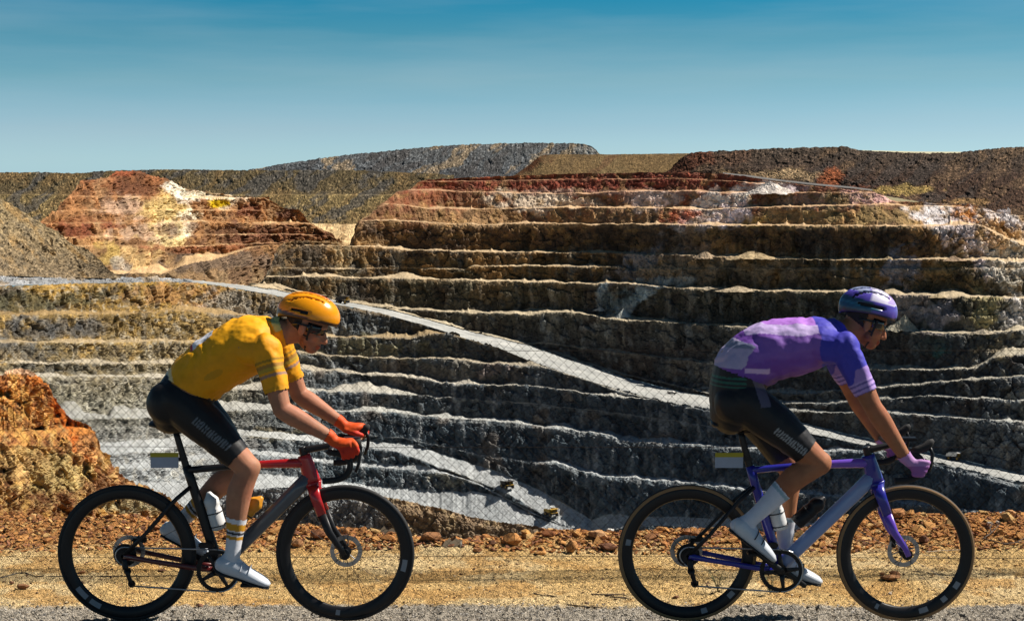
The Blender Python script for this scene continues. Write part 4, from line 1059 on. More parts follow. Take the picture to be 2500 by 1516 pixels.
line_thing('twig', [[(2228, 1396), (2260, 1398), (2278, 1402), (2310, 1404)]], .0024, M_TWIG, 'thin curved twig inside the purple rider\'s front wheel', 'twig')
def plank(px, py, w_, h_, tilt, label):
    p = on_ground(px, py); k = p[1] * K8
    # splintered board: jagged far edge
    r = np.random.default_rng(int(px)); n = 9
    xs_ = np.linspace(-.5, .5, n) * w_ * k; top = h_ * k * (1 + .35 * r.uniform(-1, 1, n)); t_ = .012
    V, F = [], []
    for s in (0, t_):
        for i in range(n): V += [(xs_[i], s, 0), (xs_[i] + .02, s, top[i])]
    for i in range(n - 1):
        a = 2 * i; b = 2 * n + 2 * i
        F += [(a, a + 2, a + 3, a + 1), (b + 1, b + 3, b + 2, b), (a + 1, a + 3, b + 3, b + 1), (a + 2, a, b, b + 2)]
    F += [(0, 1, 2 * n + 1, 2 * n), (2 * n - 1, 2 * n - 2, 4 * n - 2, 4 * n - 1)]
    o = mesh_object('plank', np.array(V), F, M_PLANK)
    o.location = (p[0], p[1] + .02, float(ground_z(p[0], p[1])) + .004); o.rotation_euler = (math.radians(-38), 0, tilt)
    return tag(o, label, 'plank')
plank(1100, 1338, 44, 22, .1, 'splintered grey board leaning in the rubble right of the yellow rider\'s front wheel')
plank(946, 1308, 52, 18, -.1, 'splintered board seen through the yellow rider\'s front wheel')
def stake(px, py, w_, h_, mat, label, name='stake', lean=.05):
    p = on_ground(px, py); k = p[1] * K8
    V, F = merge([box_geo((0, 0, h_ * k / 2), (w_ * k, w_ * k * .8, h_ * k), bev=.002), box_geo((0, 0, h_ * k + .004), (w_ * k * .7, w_ * k * .5, .01), bev=.002)])
    o = mesh_object(name, V, F, mat); o.location = (p[0], p[1], float(ground_z(p[0], p[1])) - .005); o.rotation_euler = (0, lean, .3)
    return tag(o, label, 'stake')
stake(1271, 1302, 5, 17, M_WHITE, 'short white stake sticking up behind the split orange boulder')
stake(1125, 1336, 5, 12, M_WHITE, 'white end of a stake beside the splintered grey board')
M_WEED = plain('weed_green', (.07, .085, .03), .8, var=.3)
def weed(px, py, h_, label, seed, n=9):
    p = on_ground(px, py); k = p[1] * K8; r = np.random.default_rng(seed)
    root = bpy.data.objects.new('weed', None); COL.objects.link(root); root.location = (p[0], p[1], float(ground_z(p[0], p[1])))
    tag(root, label, 'weed')
    for i in range(n):
        a = r.uniform(0, 6.28); sp = r.uniform(.2, .9); H = h_ * k * r.uniform(.5, 1)
        t = np.linspace(0, 1, 8)
        Q = np.stack([math.cos(a) * sp * H * .6 * t ** 1.4, math.sin(a) * sp * H * .6 * t ** 1.4, H * t], -1)
        g = [tube_geo(Q, np.linspace(.0014, .0006, 8), 5)]
        for j in range(2, 8):
            for s in (-1, 1):
                b = a + s * 1.3; L_ = r.uniform(.010, .022); q = Q[j]
                e_ = q + np.array((math.cos(b) * L_, math.sin(b) * L_, L_ * .5)); nrm = np.array((-math.sin(b), math.cos(b), 0)) * .0022
                m_ = (q + e_) / 2
                g.append((np.array([q, m_ + nrm, e_, m_ - nrm]), [(0, 1, 2, 3)]))
        V, F = merge(g)
        mesh_object('stem', V, F, M_WEED, root)
    return root
weed(1752, 1446, 62, 'wispy green weed behind the purple rider\'s rear wheel', 5, 11)
weed(1880, 1452, 56, 'wispy weed below the chainring of the purple rider', 6, 8)

# ------------------------------------------------------------------ haul trucks in the pit
M_TY = plain('truck_yellow', (.45, .27, .035), .6, var=.25, scale=.6)
M_TD = plain('truck_dark', (.035, .03, .028), .8, var=.3, scale=.6)
M_TG = plain('truck_glass', (.02, .025, .03), .15)
M_TW = plain('truck_white', (.62, .60, .56), .6, var=.15, scale=.6)
def wedge(pts, y0, y1):
    n = len(pts)
    V = [(x, y0, z) for x, z in pts] + [(x, y1, z) for x, z in pts]
    F = [tuple(range(n))[::-1], tuple(range(n, 2 * n))] + [(i, (i + 1) % n, n + (i + 1) % n, n + i) for i in range(n)]
    return np.array(V, float), F
def cyl_y(x, y0, y1, z, r, n=20):
    a = np.arange(n) / n * 6.28318
    V = np.concatenate([np.stack([x + r * np.cos(a), np.full(n, y0), z + r * np.sin(a)], -1), np.stack([x + r * np.cos(a), np.full(n, y1), z + r * np.sin(a)], -1)])
    F = [tuple(range(n)), tuple(range(n, 2 * n))[::-1]] + [((i + 1) % n, i, n + i, n + (i + 1) % n) for i in range(n)]
    return V, F
def haul_truck(px, py, key, rz, label, bed=M_TY, s=1.0, dd=None, width_px=30):
    d_ = dd if dd else depth_on(key, px, py)
    p = at(px, py, d_)
    s = s * (width_px * d_ / FPX) / 9.0
    root = bpy.data.objects.new('haul_truck', None); COL.objects.link(root)
    root.location = (p[0], p[1], p[2] + .1 * s); root.rotation_euler = (0, 0, rz); root.scale = (s, s, s)
    tag(root, label, 'truck', 'haul trucks in the pit')
    part = lambda nm, g, m: mesh_object(nm, g[0], g[1], m, root)
    part('chassis', merge([box_geo((0, 0, 1.9), (9.0, 2.2, .9), bev=.1), box_geo((4.2, 0, 2.2), (1.2, 5.2, 1.0), bev=.1)]), M_TD)
    part('dump_bed', merge([wedge([(-4.8, 2.6), (2.4, 2.9), (2.9, 5.0), (5.0, 5.2), (5.0, 5.5), (2.6, 5.5), (2.0, 3.4), (-4.4, 3.1), (-4.9, 2.9)], -3.0, 3.0), wedge([(-4.6, 2.8), (2.4, 3.0), (2.8, 5.4), (-4.0, 4.6)], -3.1, -2.85), wedge([(-4.6, 2.8), (2.4, 3.0), (2.8, 5.4), (-4.0, 4.6)], 2.85, 3.1)]), bed)
    part('cab', merge([box_geo((3.7, 1.3, 3.7), (1.8, 1.9, 1.9), bev=.1)]), M_TY)
    part('windscreen', box_geo((4.62, 1.3, 4.0), (.06, 1.6, .9)), M_TG)
    part('radiator', box_geo((4.85, -.6, 2.6), (.2, 2.4, 1.6), bev=.05), M_TD)
    part('deck', box_geo((4.0, 0, 2.85), (2.2, 5.6, .14)), M_TY)
    for (x, y0, y1) in ((3.2, -3.1, -2.1), (3.2, 2.1, 3.1), (-2.6, -3.2, -1.5), (-2.6, 1.5, 3.2)):
        w_ = part('wheel', cyl_y(x, y0, y1, 1.4, 1.4), M_TD)
        mesh_object('rim', *cyl_y(x, y0 - .04 if y0 < 0 else y1 - .2, y0 + .2 if y0 < 0 else y1 + .04, 1.4, .6, 14), M_TY, w_)
    return root
haul_truck(1238, 1191, 'floor', math.radians(-62), 'dark haul truck higher up the lower ramp, the upper of two near each other', M_TD, width_px=33)
haul_truck(1345, 1259, 'floor', math.radians(-58), 'yellow-bedded haul truck on the pit floor at the foot of the ramp', width_px=33)
haul_truck(2327, 1122, 'road', math.radians(-28), 'haul truck with a pale load bed on the ramp at far right', M_TW, width_px=32)
haul_truck(836, 741, 'road', math.radians(-15), 'dark haul truck high on the upper ramp beside the yellow helmet', M_TD, width_px=30)
def pickup(px, py, key, rz, label):
    d_ = depth_on(key, px, py); p = at(px, py, d_)
    root = bpy.data.objects.new('pickup_truck', None); COL.objects.link(root); root.location = tuple(p); root.rotation_euler = (0, 0, rz)
    tag(root, label, 'pickup truck')
    part = lambda nm, g, m: mesh_object(nm, g[0], g[1], m, root)
    part('body', wedge([(-2.6, .5), (2.6, .5), (2.6, 1.0), (1.3, 1.15), (-2.6, 1.15)], -.9, .9), M_TD)
    part('cab', wedge([(-.6, 1.15), (1.4, 1.15), (.7, 1.85), (-.5, 1.85)], -.8, .8), M_TW)
    for x in (-1.6, 1.6):
        for y0 in (-1.0, .75): part('wheel', cyl_y(x, y0, y0 + .25, .4, .4, 12), M_TD)
    return root
pickup(1641, 962, 'road', math.radians(-20), 'tiny dark pickup on the upper ramp left of the purple rider')
# ------------------------------------------------------------------ bicycles
def revolve(profile, segs=64, cx=0.0, cz=0.0, closed=True):
    """profile of (radius, y) turned about the wheel axle"""
    pr = np.array(profile); m = len(pr)
    a = np.arange(segs) / segs * 2 * math.pi
    V = np.stack([cx + pr[None, :, 0] * np.cos(a)[:, None], np.broadcast_to(pr[None, :, 1], (segs, m)), cz + pr[None, :, 0] * np.sin(a)[:, None]], -1).reshape(-1, 3)
    F = []
    mm = m if closed else m - 1
    for i in range(segs):
        j = (i + 1) % segs
        for k in range(mm):
            l = (k + 1) % m
            F.append((i * m + k, i * m + l, j * m + l, j * m + k))
    return V, F

def paint(name, col, rough=.3, coat=.5, metal=0.0):
    return plain(name, col, rough, metal, .5, coat, .05, 12)
M_TYRE = plain('tyre_rubber', (.014, .014, .015), .75, var=.2)
M_TAN = plain('tan_sidewall', (.30, .17, .075), .75, var=.15)
M_CARB = plain('matt_carbon', (.010, .010, .012), .45, 0, .4, .05, .2, 60)
M_STEEL = plain('brushed_steel', (.45, .45, .46), .35, 1.0)
M_BLKM = plain('black_metal', (.02, .02, .022), .4, .6)
M_DECAL = plain('rim_decal', (.26, .28, .31), .5)
M_TAPE = plain('bar_tape', (.013, .013, .014), .8, var=.25, scale=120, bump=.3)
M_PLATEW = plain('number_plate_white', (.36, .40, .50), .45)
M_PLATEY = plain('number_plate_yellow', (.45, .36, .01), .45)
M_BOTW = plain('bottle_white', (.66, .66, .66), .4)
M_BOTO = plain('bottle_orange', (.66, .28, .02), .4)

def wheel(root, x, z, R, tan, decal_angs, rear, phase):
    rr = R - .0135
    rim_o = mesh_object('wheel', *revolve([(rr - .002, -.012), (rr - .012, -.0142), (rr - .030, -.0135), (rr - .052, -.007), (rr - .058, 0), (rr - .052, .007), (rr - .030, .0135), (rr - .012, .0142), (rr - .002, .012)], 72), M_CARB, root, smooth=True)
    rim_o.location = (x, 0, z)
    b = np.arange(16) / 16 * 2 * math.pi
    mesh_object('tyre', *revolve([(rr + .0135 * math.cos(t), .0135 * math.sin(t)) for t in b], 72), M_TYRE, rim_o, smooth=True)
    if tan:
        for s in (-1, 1):
            mesh_object('sidewall', *revolve([(rr + .0138 * math.cos(t), s * .0138 * math.sin(t)) for t in (.75, 1.1, 1.5, 1.9)], 72, closed=False), M_TAN, rim_o, smooth=True)
    V, F = revolve([(.006, -.05), (.012, -.048), (.012, -.036), (.026, -.034), (.026, -.029), (.015, -.024), (.014, .024), (.026, .029), (.026, .034), (.012, .036), (.012, .048), (.006, .05)], 28, closed=True)
    mesh_object('hub', V, F, M_BLKM, rim_o, smooth=False)
    n = 20
    me0 = None
    for i in range(n):
        a = phase + i / n * 2 * math.pi
        s = 1 if i % 2 else -1
        a2 = a + (.55 if (i // 2) % 2 else -.55) * .12
        p0 = np.array((.025 * math.cos(a + .5 * (1 if (i // 2) % 2 else -1)), s * .031, .025 * math.sin(a + .5 * (1 if (i // 2) % 2 else -1)))); p1 = np.array(((rr - .054) * math.cos(a2), 0, (rr - .054) * math.sin(a2)))
        V, F = tube_geo(np.array([p0, p1]), .00095, 4)
        mesh_object('spoke', V, F, M_BLKM, rim_o)
    for (a0, a1) in decal_angs:
        g = []
        for s in (-1,):
            t = np.linspace(a0, a1, 7)
            Vd = []
            for q in t:
                for (r_1, yy) in ((rr - .018, .0152), (rr - .043, .0118)):
                    Vd.append((r_1 * math.cos(q), s * yy, r_1 * math.sin(q)))
            g.append((np.array(Vd), [(2 * i, 2 * i + 2, 2 * i + 3, 2 * i + 1) for i in range(6)]))
        V, F = merge(g)
        mesh_object('decal', V, F, M_DECAL, rim_o)
    # brake rotor on the far side
    V, F = revolve([(.058, .0385), (.079, .0385), (.079, .0403), (.058, .0403)], 40)
    arms = [tube_geo(np.array([(.012 * math.cos(a), .0394, .012 * math.sin(a)), (.061 * math.cos(a + .3), .0394, .061 * math.sin(a + .3))]), .003, 5) for a in np.arange(6) / 6 * 6.2832]
    mesh_object('brake_rotor', *merge([(V, F)] + arms), M_STEEL, rim_o)
    if rear:
        g = [revolve([(.012, -.036 - i * .0032), (.056 - i * .0034, -.036 - i * .0032), (.056 - i * .0034, -.0376 - i * .0032), (.012, -.0376 - i * .0032)], 34) for i in range(10)]
        mesh_object('cassette', *merge(g), M_BLKM, rim_o)
    return rim_o

def oval(p0, p1, r0, r1, n=8, sides=14, bow=None):
    """straight tube; r = (across y, in the plane)"""
    p0, p1 = np.array(p0, float), np.array(p1, float)
    t = np.linspace(0, 1, n)[:, None]
    P = p0 + (p1 - p0) * t
    rr = np.array(r0) + (np.array(r1) - np.array(r0)) * t
    return tube_geo(P, rr, sides)

def bicycle(px_axle, label, pal, crank_deg, tan, xb, sx, decals_r, decals_f, phase):
    base = at(px_axle, 1348, 7.0)
    root = bpy.data.objects.new('racing_bicycle', None); COL.objects.link(root)
    root.location = (base[0], 7.0, 0.012)
    tag(root, label, 'bicycle', 'racing bicycles passing on the road')
    R = .337; ax = (0, R); fx_ = (1.06, R)
    BB = (.45, .261); ST = (.298, .765); HT, HB = (.866, .815), (.905, .690)
    part = lambda nm, g, m, sm=True, par=None: mesh_object(nm, g[0], g[1], m, par or root, smooth=sm)
    v3 = lambda p, y=0.0: np.array((p[0], y, p[1]))
    wheel(root, *ax, R, tan, decals_r, True, phase)
    wheel(root, *fx_, R, tan, decals_f, False, phase + .1)
    # frame
    mid = (ST[0] + (HT[0] - ST[0]) * .55, ST[1] + (HT[1] - .03 - ST[1]) * .55 - .004)
    part('top_tube', merge([oval(v3((ST[0], ST[1] - .02)), v3(mid), (.015, .017), (.016, .017))]), pal['top_rear'])
    part('top_tube', merge([oval(v3(mid), v3((HT[0] - .004, HT[1] - .034)), (.016, .017), (.019, .024))]), pal['top_front'])
    part('head_tube', oval(v3((HT[0] - .001, HT[1] + .004)), v3((HB[0] + .002, HB[1] - .006)), (.021, .032), (.024, .042)), pal['head'])
    part('down_tube', oval(v3((HB[0] - .012, HB[1] + .024)), v3((BB[0], BB[1] + .012)), (.022, .036), (.026, .034)), pal['down'])
    part('seat_tube', oval(v3(BB), v3(ST), (.022, .027), (.015, .022)), pal['seat'])
    part('bottom_bracket', revolve([(.006, -.04), (.028, -.04), (.030, -.03), (.030, .03), (.028, .04), (.006, .04)], 24, BB[0], BB[1]), M_CARB, False)
    for s in (-1, 1):
        pts = np.array([v3((BB[0] - .02, BB[1]), s * .02), v3((.33, .275), s * .040), v3((.12, .315), s * .060), v3((.0, R), s * .064)])
        part('chain_stay', tube_geo(pts, np.array([(.009, .017), (.010, .014), (.008, .012), (.008, .016)]), 10), pal['stay'])
        pts = np.array([v3((ST[0] + .020, ST[1] - .10), s * .012), v3((.24, .60), s * .034), v3((.10, .44), s * .058), v3((.0, R + .004), s * .064)])
        part('seat_stay', tube_geo(pts, np.array([(.007, .011), (.0065, .010), (.006, .009), (.007, .012)]), 10), pal['stay2'])
        pts = np.array([v3((HB[0] + .004, HB[1] - .016), s * .022), v3((HB[0] + .020, HB[1] - .07), s * .043), v3((HB[0] + .050, HB[1] - .155), s * .050)])
        part('fork_blade', tube_geo(pts, np.array([(.014, .030), (.013, .026), (.011, .023)]), 12), pal['fork_top'])
        pts = np.array([v3((HB[0] + .049, HB[1] - .153), s * .050), v3((HB[0] + .085, HB[1] - .24), s * .053), v3((fx_[0] - .018, fx_[1] + .04), s * .056), v3((fx_[0], fx_[1]), s * .056)])
        part('fork_blade', tube_geo(pts, np.array([(.011, .023), (.010, .019), (.009, .015), (.009, .014)]), 12), pal['fork_low'])
    part('fork_crown', oval(v3((HB[0] + .002, HB[1] - .004)), v3((HB[0] + .010, HB[1] - .034)), (.026, .044), (.034, .034)), pal['fork_top'])
    # seat post, saddle, rails
    sd = (sx, .962)
    part('seat_post', oval(v3((ST[0] + .006, ST[1] - .03)), v3((.250, .930)), (.010, .018), (.009, .015)), M_CARB)
    xs_ = np.array([-.135, -.125, -.09, -.04, .01, .06, .10, .135, .146]) + sd[0]
    wd = np.array([.030, .060, .070, .062, .042, .026, .021, .018, .008]); th = np.array([.008, .015, .018, .018, .017, .015, .014, .012, .006])
    zc = sd[1] + np.array([.012, .012, .009, .003, 0, 0, -.001, -.004, -.008])
    part('saddle', tube_geo(np.stack([xs_, np.zeros(9), zc], -1), np.stack([wd, th], -1), 16), M_CARB)
    for s in (-1, 1):
        part('saddle_rail', tube_geo(np.array([(sd[0] - .10, s * .022, sd[1] - .008), (sd[0] - .05, s * .022, sd[1] - .03), (sd[0] + .04, s * .022, sd[1] - .03), (sd[0] + .11, s * .012, sd[1] - .012)]), .0035, 8), M_BLKM)
    # number plate
    pl = part('number_plate', box_geo((.195, -.012, .785), (.135, .003, .052), bev=.001), M_PLATEW, False)
    part('plate_band', box_geo((.195, -.012, .822), (.135, .0034, .022), bev=.001), M_PLATEY, False, pl)
    part('plate_bracket', box_geo((.270, -.006, .80), (.07, .008, .02), bev=.002), M_BLKM, False, pl)
    # stem, bar, hoods
    zb = .868
    part('stem', merge([oval(v3((HT[0] - .002, HT[1] + .028)), v3((xb, zb)), (.017, .018), (.015, .014)), oval(v3((HT[0] + .002, HT[1] + .004)), v3((HT[0] - .010, HT[1] + .044)), (.019, .019), (.018, .018))]), M_CARB)
    yy = .205
    g = [tube_geo(np.array([(xb, -yy + .02, zb), (xb, -.06, zb), (xb, .06, zb), (xb, yy - .02, zb)]), np.array([(.010, .015)] * 4), 12)]
    part('handlebar', g[0], M_CARB)
    for s in (-1, 1):
        P = np.array([(xb, s * (yy - .022), zb), (xb + .018, s * (yy - .004), zb), (xb + .055, s * yy, zb - .002), (xb + .088, s * (yy + .002), zb - .020), (xb + .102, s * (yy + .005), zb - .052), (xb + .094, s * (yy + .008), zb - .090), (xb + .064, s * (yy + .010), zb - .118), (xb + .020, s * (yy + .012), zb - .128), (xb - .03, s * (yy + .013), zb - .130)])
        t = np.arange(len(P)); tt = np.linspace(0, len(P) - 1, 33)
        Q = np.stack([np.interp(tt, t, P[:, i]) for i in range(3)], -1)
        for _ in range(3): Q[1:-1] = (Q[:-2] + 2 * Q[1:-1] + Q[2:]) / 4
        part('handlebar_drop', tube_geo(Q, .0148, 12), M_TAPE)
        h = tube_geo(np.array([(xb + .045, s * yy, zb + .006), (xb + .075, s * yy, zb + .014), (xb + .110, s * yy, zb + .026), (xb + .136, s * (yy - .002), zb + .050), (xb + .150, s * (yy - .003), zb + .062)]), np.array([(.015, .014), (.017, .020), (.016, .021), (.014, .019), (.008, .008)]), 12)
        hd = part('brake_hood', h, M_TAPE)
        lv = tube_geo(np.array([(xb + .132, s * yy, zb + .030), (xb + .146, s * (yy + .003), zb - .005), (xb + .140, s * (yy + .008), zb - .050), (xb + .126, s * (yy + .012), zb - .088)]), np.array([(.006, .008), (.005, .009), (.004, .008), (.004, .006)]), 8)
        part('brake_lever', lv, M_BLKM, True, hd)
    cmp_ = part('bike_computer', box_geo((xb + .085, 0, zb + .030), (.082, .052, .016), bev=.004), M_BLKM, False)
    part('mount_arm', tube_geo(np.array([(xb + .006, .02, zb + .005), (xb + .05, .015, zb + .012), (xb + .075, 0, zb + .022)]), .006, 8), M_BLKM, True, cmp_)
    # drivetrain
    cr_ = math.radians(crank_deg); cl = .1725
    teeth = []
    n = 104
    a = np.arange(n) / n * 2 * math.pi
    ro_ = .1055 + .0022 * np.where(np.arange(n) % 2, 1, -1)
    ri_ = np.full(n, .084)
    y0, y1 = -.046, -.0435
    V = np.concatenate([np.stack([BB[0] + r_ * np.cos(a), np.full(n, y_), BB[1] + r_ * np.sin(a)], -1) for r_ in (ro_, ri_) for y_ in (y0, y1)])
    F = []
    for i in range(n):
        j = (i + 1) % n
        F += [(i, j, 2 * n + j, 2 * n + i), (n + j, n + i, 3 * n + i, 3 * n + j), (j, i, n + i, n + j), (2 * n + i, 2 * n + j, 3 * n + j, 3 * n + i)]
    chr_ = part('chainring', (V, F), M_BLKM, False)
    sp = [oval((BB[0] + .02 * math.cos(t), -.046, BB[1] + .02 * math.sin(t)), (BB[0] + .09 * math.cos(t), -.045, BB[1] + .09 * math.sin(t)), (.004, .013), (.003, .008), 4, 8) for t in cr_ + np.arange(4) / 4 * 6.2832 + .785]
    part('spider', merge(sp), M_CARB, True, chr_)
    for s, ang in ((-1, cr_), (1, cr_ + math.pi)):
        e = (BB[0] + cl * math.cos(ang), BB[1] + cl * math.sin(ang))
        ca = part('crank_arm', tube_geo(np.array([v3((BB[0] - .012 * math.cos(ang), BB[1] - .012 * math.sin(ang)), s * .058), v3((BB[0] + .02 * math.cos(ang), BB[1] + .02 * math.sin(ang)), s * .060), v3((BB[0] + .09 * math.cos(ang), BB[1] + .09 * math.sin(ang)), s * .066), v3(e, s * .072), v3((e[0] + .010 * math.cos(ang), e[1] + .010 * math.sin(ang)), s * .072)]), np.array([(.006, .012), (.009, .019), (.008, .014), (.007, .014), (.004, .008)]), 10), M_CARB)
        part('pedal', merge([box_geo((e[0], s * .125, e[1]), (.085, .06, .014), bev=.004), tube_geo(np.array([v3(e, s * .072), v3(e, s * .15)]), .006, 8)]), M_BLKM, False)
    chain = []
    rc, rk = .104, .042
    for sgn in (1, -1):
        if sgn == 1:
            P = np.array([(0, -.052, R + rk), (BB[0] - .004, -.0448, BB[1] + rc)])
        else:
            P = np.array([(.028, -.050, R - .148), (BB[0] - .012, -.0448, BB[1] - rc)])
        chain.append(tube_geo(P, np.array([(.0030, .0042)] * 2), 6))
    t = np.linspace(math.pi / 2, -math.pi / 2, 14)
    chain.append(tube_geo(np.stack([BB[0] + rc * np.cos(t), np.full(14, -.0448), BB[1] + rc * np.sin(t)], -1), np.array([(.0030, .0042)] * 14), 6))
    t = np.linspace(math.pi / 2, math.pi * 1.35, 10)
    chain.append(tube_geo(np.stack([rk * np.cos(t), np.full(10, -.052), R + rk * np.sin(t)], -1), np.array([(.0030, .0042)] * 10), 6))
    chain.append(tube_geo(np.array([(-.02, -.052, R - .038), (.018, -.050, R - .070), (.012, -.050, R - .095), (.040, -.05, R - .13), (.028, -.050, R - .148)]), np.array([(.0030, .0042)] * 5), 6))
    part('chain', merge(chain), M_STEEL)
    dr = part('rear_derailleur', merge([oval((.004, -.062, R - .012), (.010, -.070, R - .062), (.010, .014), (.011, .016), 5, 10), oval((.012, -.062, R - .068), (.034, -.060, R - .142), (.004, .012), (.004, .010), 5, 8)]), M_BLKM)
    for (x_, z_) in ((.014, R - .076), (.032, R - .138)):
        part('jockey_wheel', revolve([(.004, -.055), (.017, -.055), (.019, -.051), (.017, -.047), (.004, -.047)], 18, x_, z_), M_BLKM, False, dr)
    part('front_derailleur', box_geo((BB[0] - .055, -.042, BB[1] + .125), (.075, .02, .028), bev=.006), M_BLKM, False)
    # bottles in cages
    for (p0, p1, m) in ((np.array((.640, 0, .505)), np.array((.775, 0, .632)), pal['bottle1']), (np.array((.395, 0, .44)), np.array((.345, 0, .62)), pal['bottle2'])):
        ax_ = (p1 - p0) / np.linalg.norm(p1 - p0)
        if p0[0] > .5: nrm = np.array((-ax_[2], 0, ax_[0]))
        else: nrm = np.array((ax_[2], 0, -ax_[0]))
        nrm = nrm * (1 if nrm[2] > 0 else -1) if p0[0] > .5 else nrm * (1 if nrm[0] > 0 else -1)
        off_ = nrm * .064 if p0[0] > .5 else nrm * .060
        q0 = p0 + off_ - (ax_ * .10 if p0[0] > .5 else 0)
        L_ = .19
        ts = [0, .005, .03, .10, .105, .12, .125, .150, .160, .172, .186, .19]; rs = [.030, .0365, .0365, .0365, .034, .034, .0365, .0365, .030, .020, .012, .008]
        bt = part('bottle', tube_geo(np.array([q0 + ax_ * t for t in ts]), np.array(rs), 18), m)
        cg = [tube_geo(np.array([q0 + ax_ * h + .039 * (math.cos(w_) * np.cross(ax_, (0, 1, 0)) + math.sin(w_) * np.array((0, 1.0, 0))) for w_ in np.linspace(0, 6.2832, 20)]), .0025, 6) for h in (.02, .085)]
        part('bottle_cage', merge(cg), M_CARB)
    part('brake_caliper', box_geo((.05, .05, R + .055), (.07, .03, .03), bev=.006), M_BLKM, False)
    part('brake_caliper', box_geo((fx_[0] - .05, .05, R + .05), (.03, .03, .07), bev=.006), M_BLKM, False)
    return root, BB, cl

RED, BLACKF = paint('red_frame', (.42, .012, .016)), M_CARB
DRED = paint('dark_red_stay', (.10, .012, .012))
PURP, BLUE, LBLUE = paint('violet_frame', (.16, .07, .55)), paint('blue_frame', (.020, .022, .30)), paint('pale_blue_frame', (.24, .33, .58))
SILV = paint('graphite_frame', (.075, .09, .11))
pal1 = dict(top_rear=BLACKF, top_front=RED, head=RED, down=SILV, seat=BLACKF, stay=DRED, stay2=BLACKF, fork_top=RED, fork_low=BLACKF, bottle1=M_BOTO, bottle2=M_BOTW)
pal2 = dict(top_rear=BLUE, top_front=PURP, head=BLUE, down=LBLUE, seat=BLUE, stay=BLUE, stay2=BLACKF, fork_top=BLUE, fork_low=PURP, bottle1=M_BLKM, bottle2=M_BOTW)
bike1, BBp, CL = bicycle(310, 'red and black racing bicycle under the rider in yellow', pal1, -15.0, False, 1.012, .262, [(3.75, 3.98), (4.05, 4.25)], [(-.30, -.10), (4.55, 4.62)], .2)
bike2, _, _ = bicycle(1678, 'blue and violet racing bicycle with tan-wall tyres under the rider in purple', pal2, 142.0, True, .972, .240, [(-.82, -.70), (4.95, 5.05), (2.9, 3.0)], [(-.62, -.50), (-.92, -.82), (4.95, 5.1), (4.2, 4.26)], .33)
# ------------------------------------------------------------------ riders
def cap_tube(pts, rads, sides=14):
    """tube with rounded ends; rads scalar or (across, in-plane) per point"""
    P = np.asarray(pts, float)
    Rr = np.asarray(rads, float)
    if Rr.ndim == 1: Rr = np.stack([Rr, Rr], -1)
    # resample smoothly
    n = len(P); t = np.arange(n); m = max(2, (n - 1) * 6 + 1); tt = np.linspace(0, n - 1, m)
    Q = np.stack([np.interp(tt, t, P[:, i]) for i in range(3)], -1)
    S = np.stack([np.interp(tt, t, Rr[:, i]) for i in range(2)], -1)
    if n > 2:
        for _ in range(3):
            Q[1:-1] = (Q[:-2] + 2 * Q[1:-1] + Q[2:]) / 4; S[1:-1] = (S[:-2] + 2 * S[1:-1] + S[2:]) / 4
    d0 = Q[0] - Q[1]; d0 /= np.linalg.norm(d0); d1 = Q[-1] - Q[-2]; d1 /= np.linalg.norm(d1)
    a = np.array([.25, .5, .75, .93])
    r0, r1 = S[0].mean(), S[-1].mean()
    pre = [Q[0] + d0 * r0 * h for h in a[::-1]]; pres = [S[0] * math.sqrt(1 - h * h) for h in a[::-1]]
    post = [Q[-1] + d1 * r1 * h for h in a]; posts = [S[-1] * math.sqrt(1 - h * h) for h in a]
    return tube_geo(np.concatenate([pre, Q, post]), np.concatenate([pres, S, posts]), sides)

def ellipsoid(c, r, M=None, n=14):
    th = np.linspace(0, math.pi, n + 1)[1:-1]; ph = np.arange(2 * n) / (2 * n) * 2 * math.pi
    V = [(0, 0, 1)] + [(math.sin(a) * math.cos(b), math.sin(a) * math.sin(b), math.cos(a)) for a in th for b in ph] + [(0, 0, -1)]
    V = np.array(V) * np.array(r)
    if M is not None: V = V @ np.array(M).T
    F = []; m = 2 * n; k = len(th)
    for j in range(m): F.append((0, 1 + j, 1 + (j + 1) % m))
    for i in range(k - 1):
        for j in range(m): F.append((1 + i * m + j, 1 + (i + 1) * m + j, 1 + (i + 1) * m + (j + 1) % m, 1 + i * m + (j + 1) % m))
    for j in range(m): F.append((1 + (k - 1) * m + j, 1 + k * m, 1 + (k - 1) * m + (j + 1) % m))
    return V + np.array(c), F

def ik(H, A, L1, L2):
    H, A = np.array(H), np.array(A)
    D = np.linalg.norm(A - H); D = min(D, L1 + L2 - .004)
    u = (A - H) / np.linalg.norm(A - H)
    a = (L1 * L1 - L2 * L2 + D * D) / (2 * D); h = math.sqrt(max(0, L1 * L1 - a * a))
    perp = np.array((-u[1], u[0]))
    if perp[0] < 0: perp = -perp
    return H + u * a + perp * h

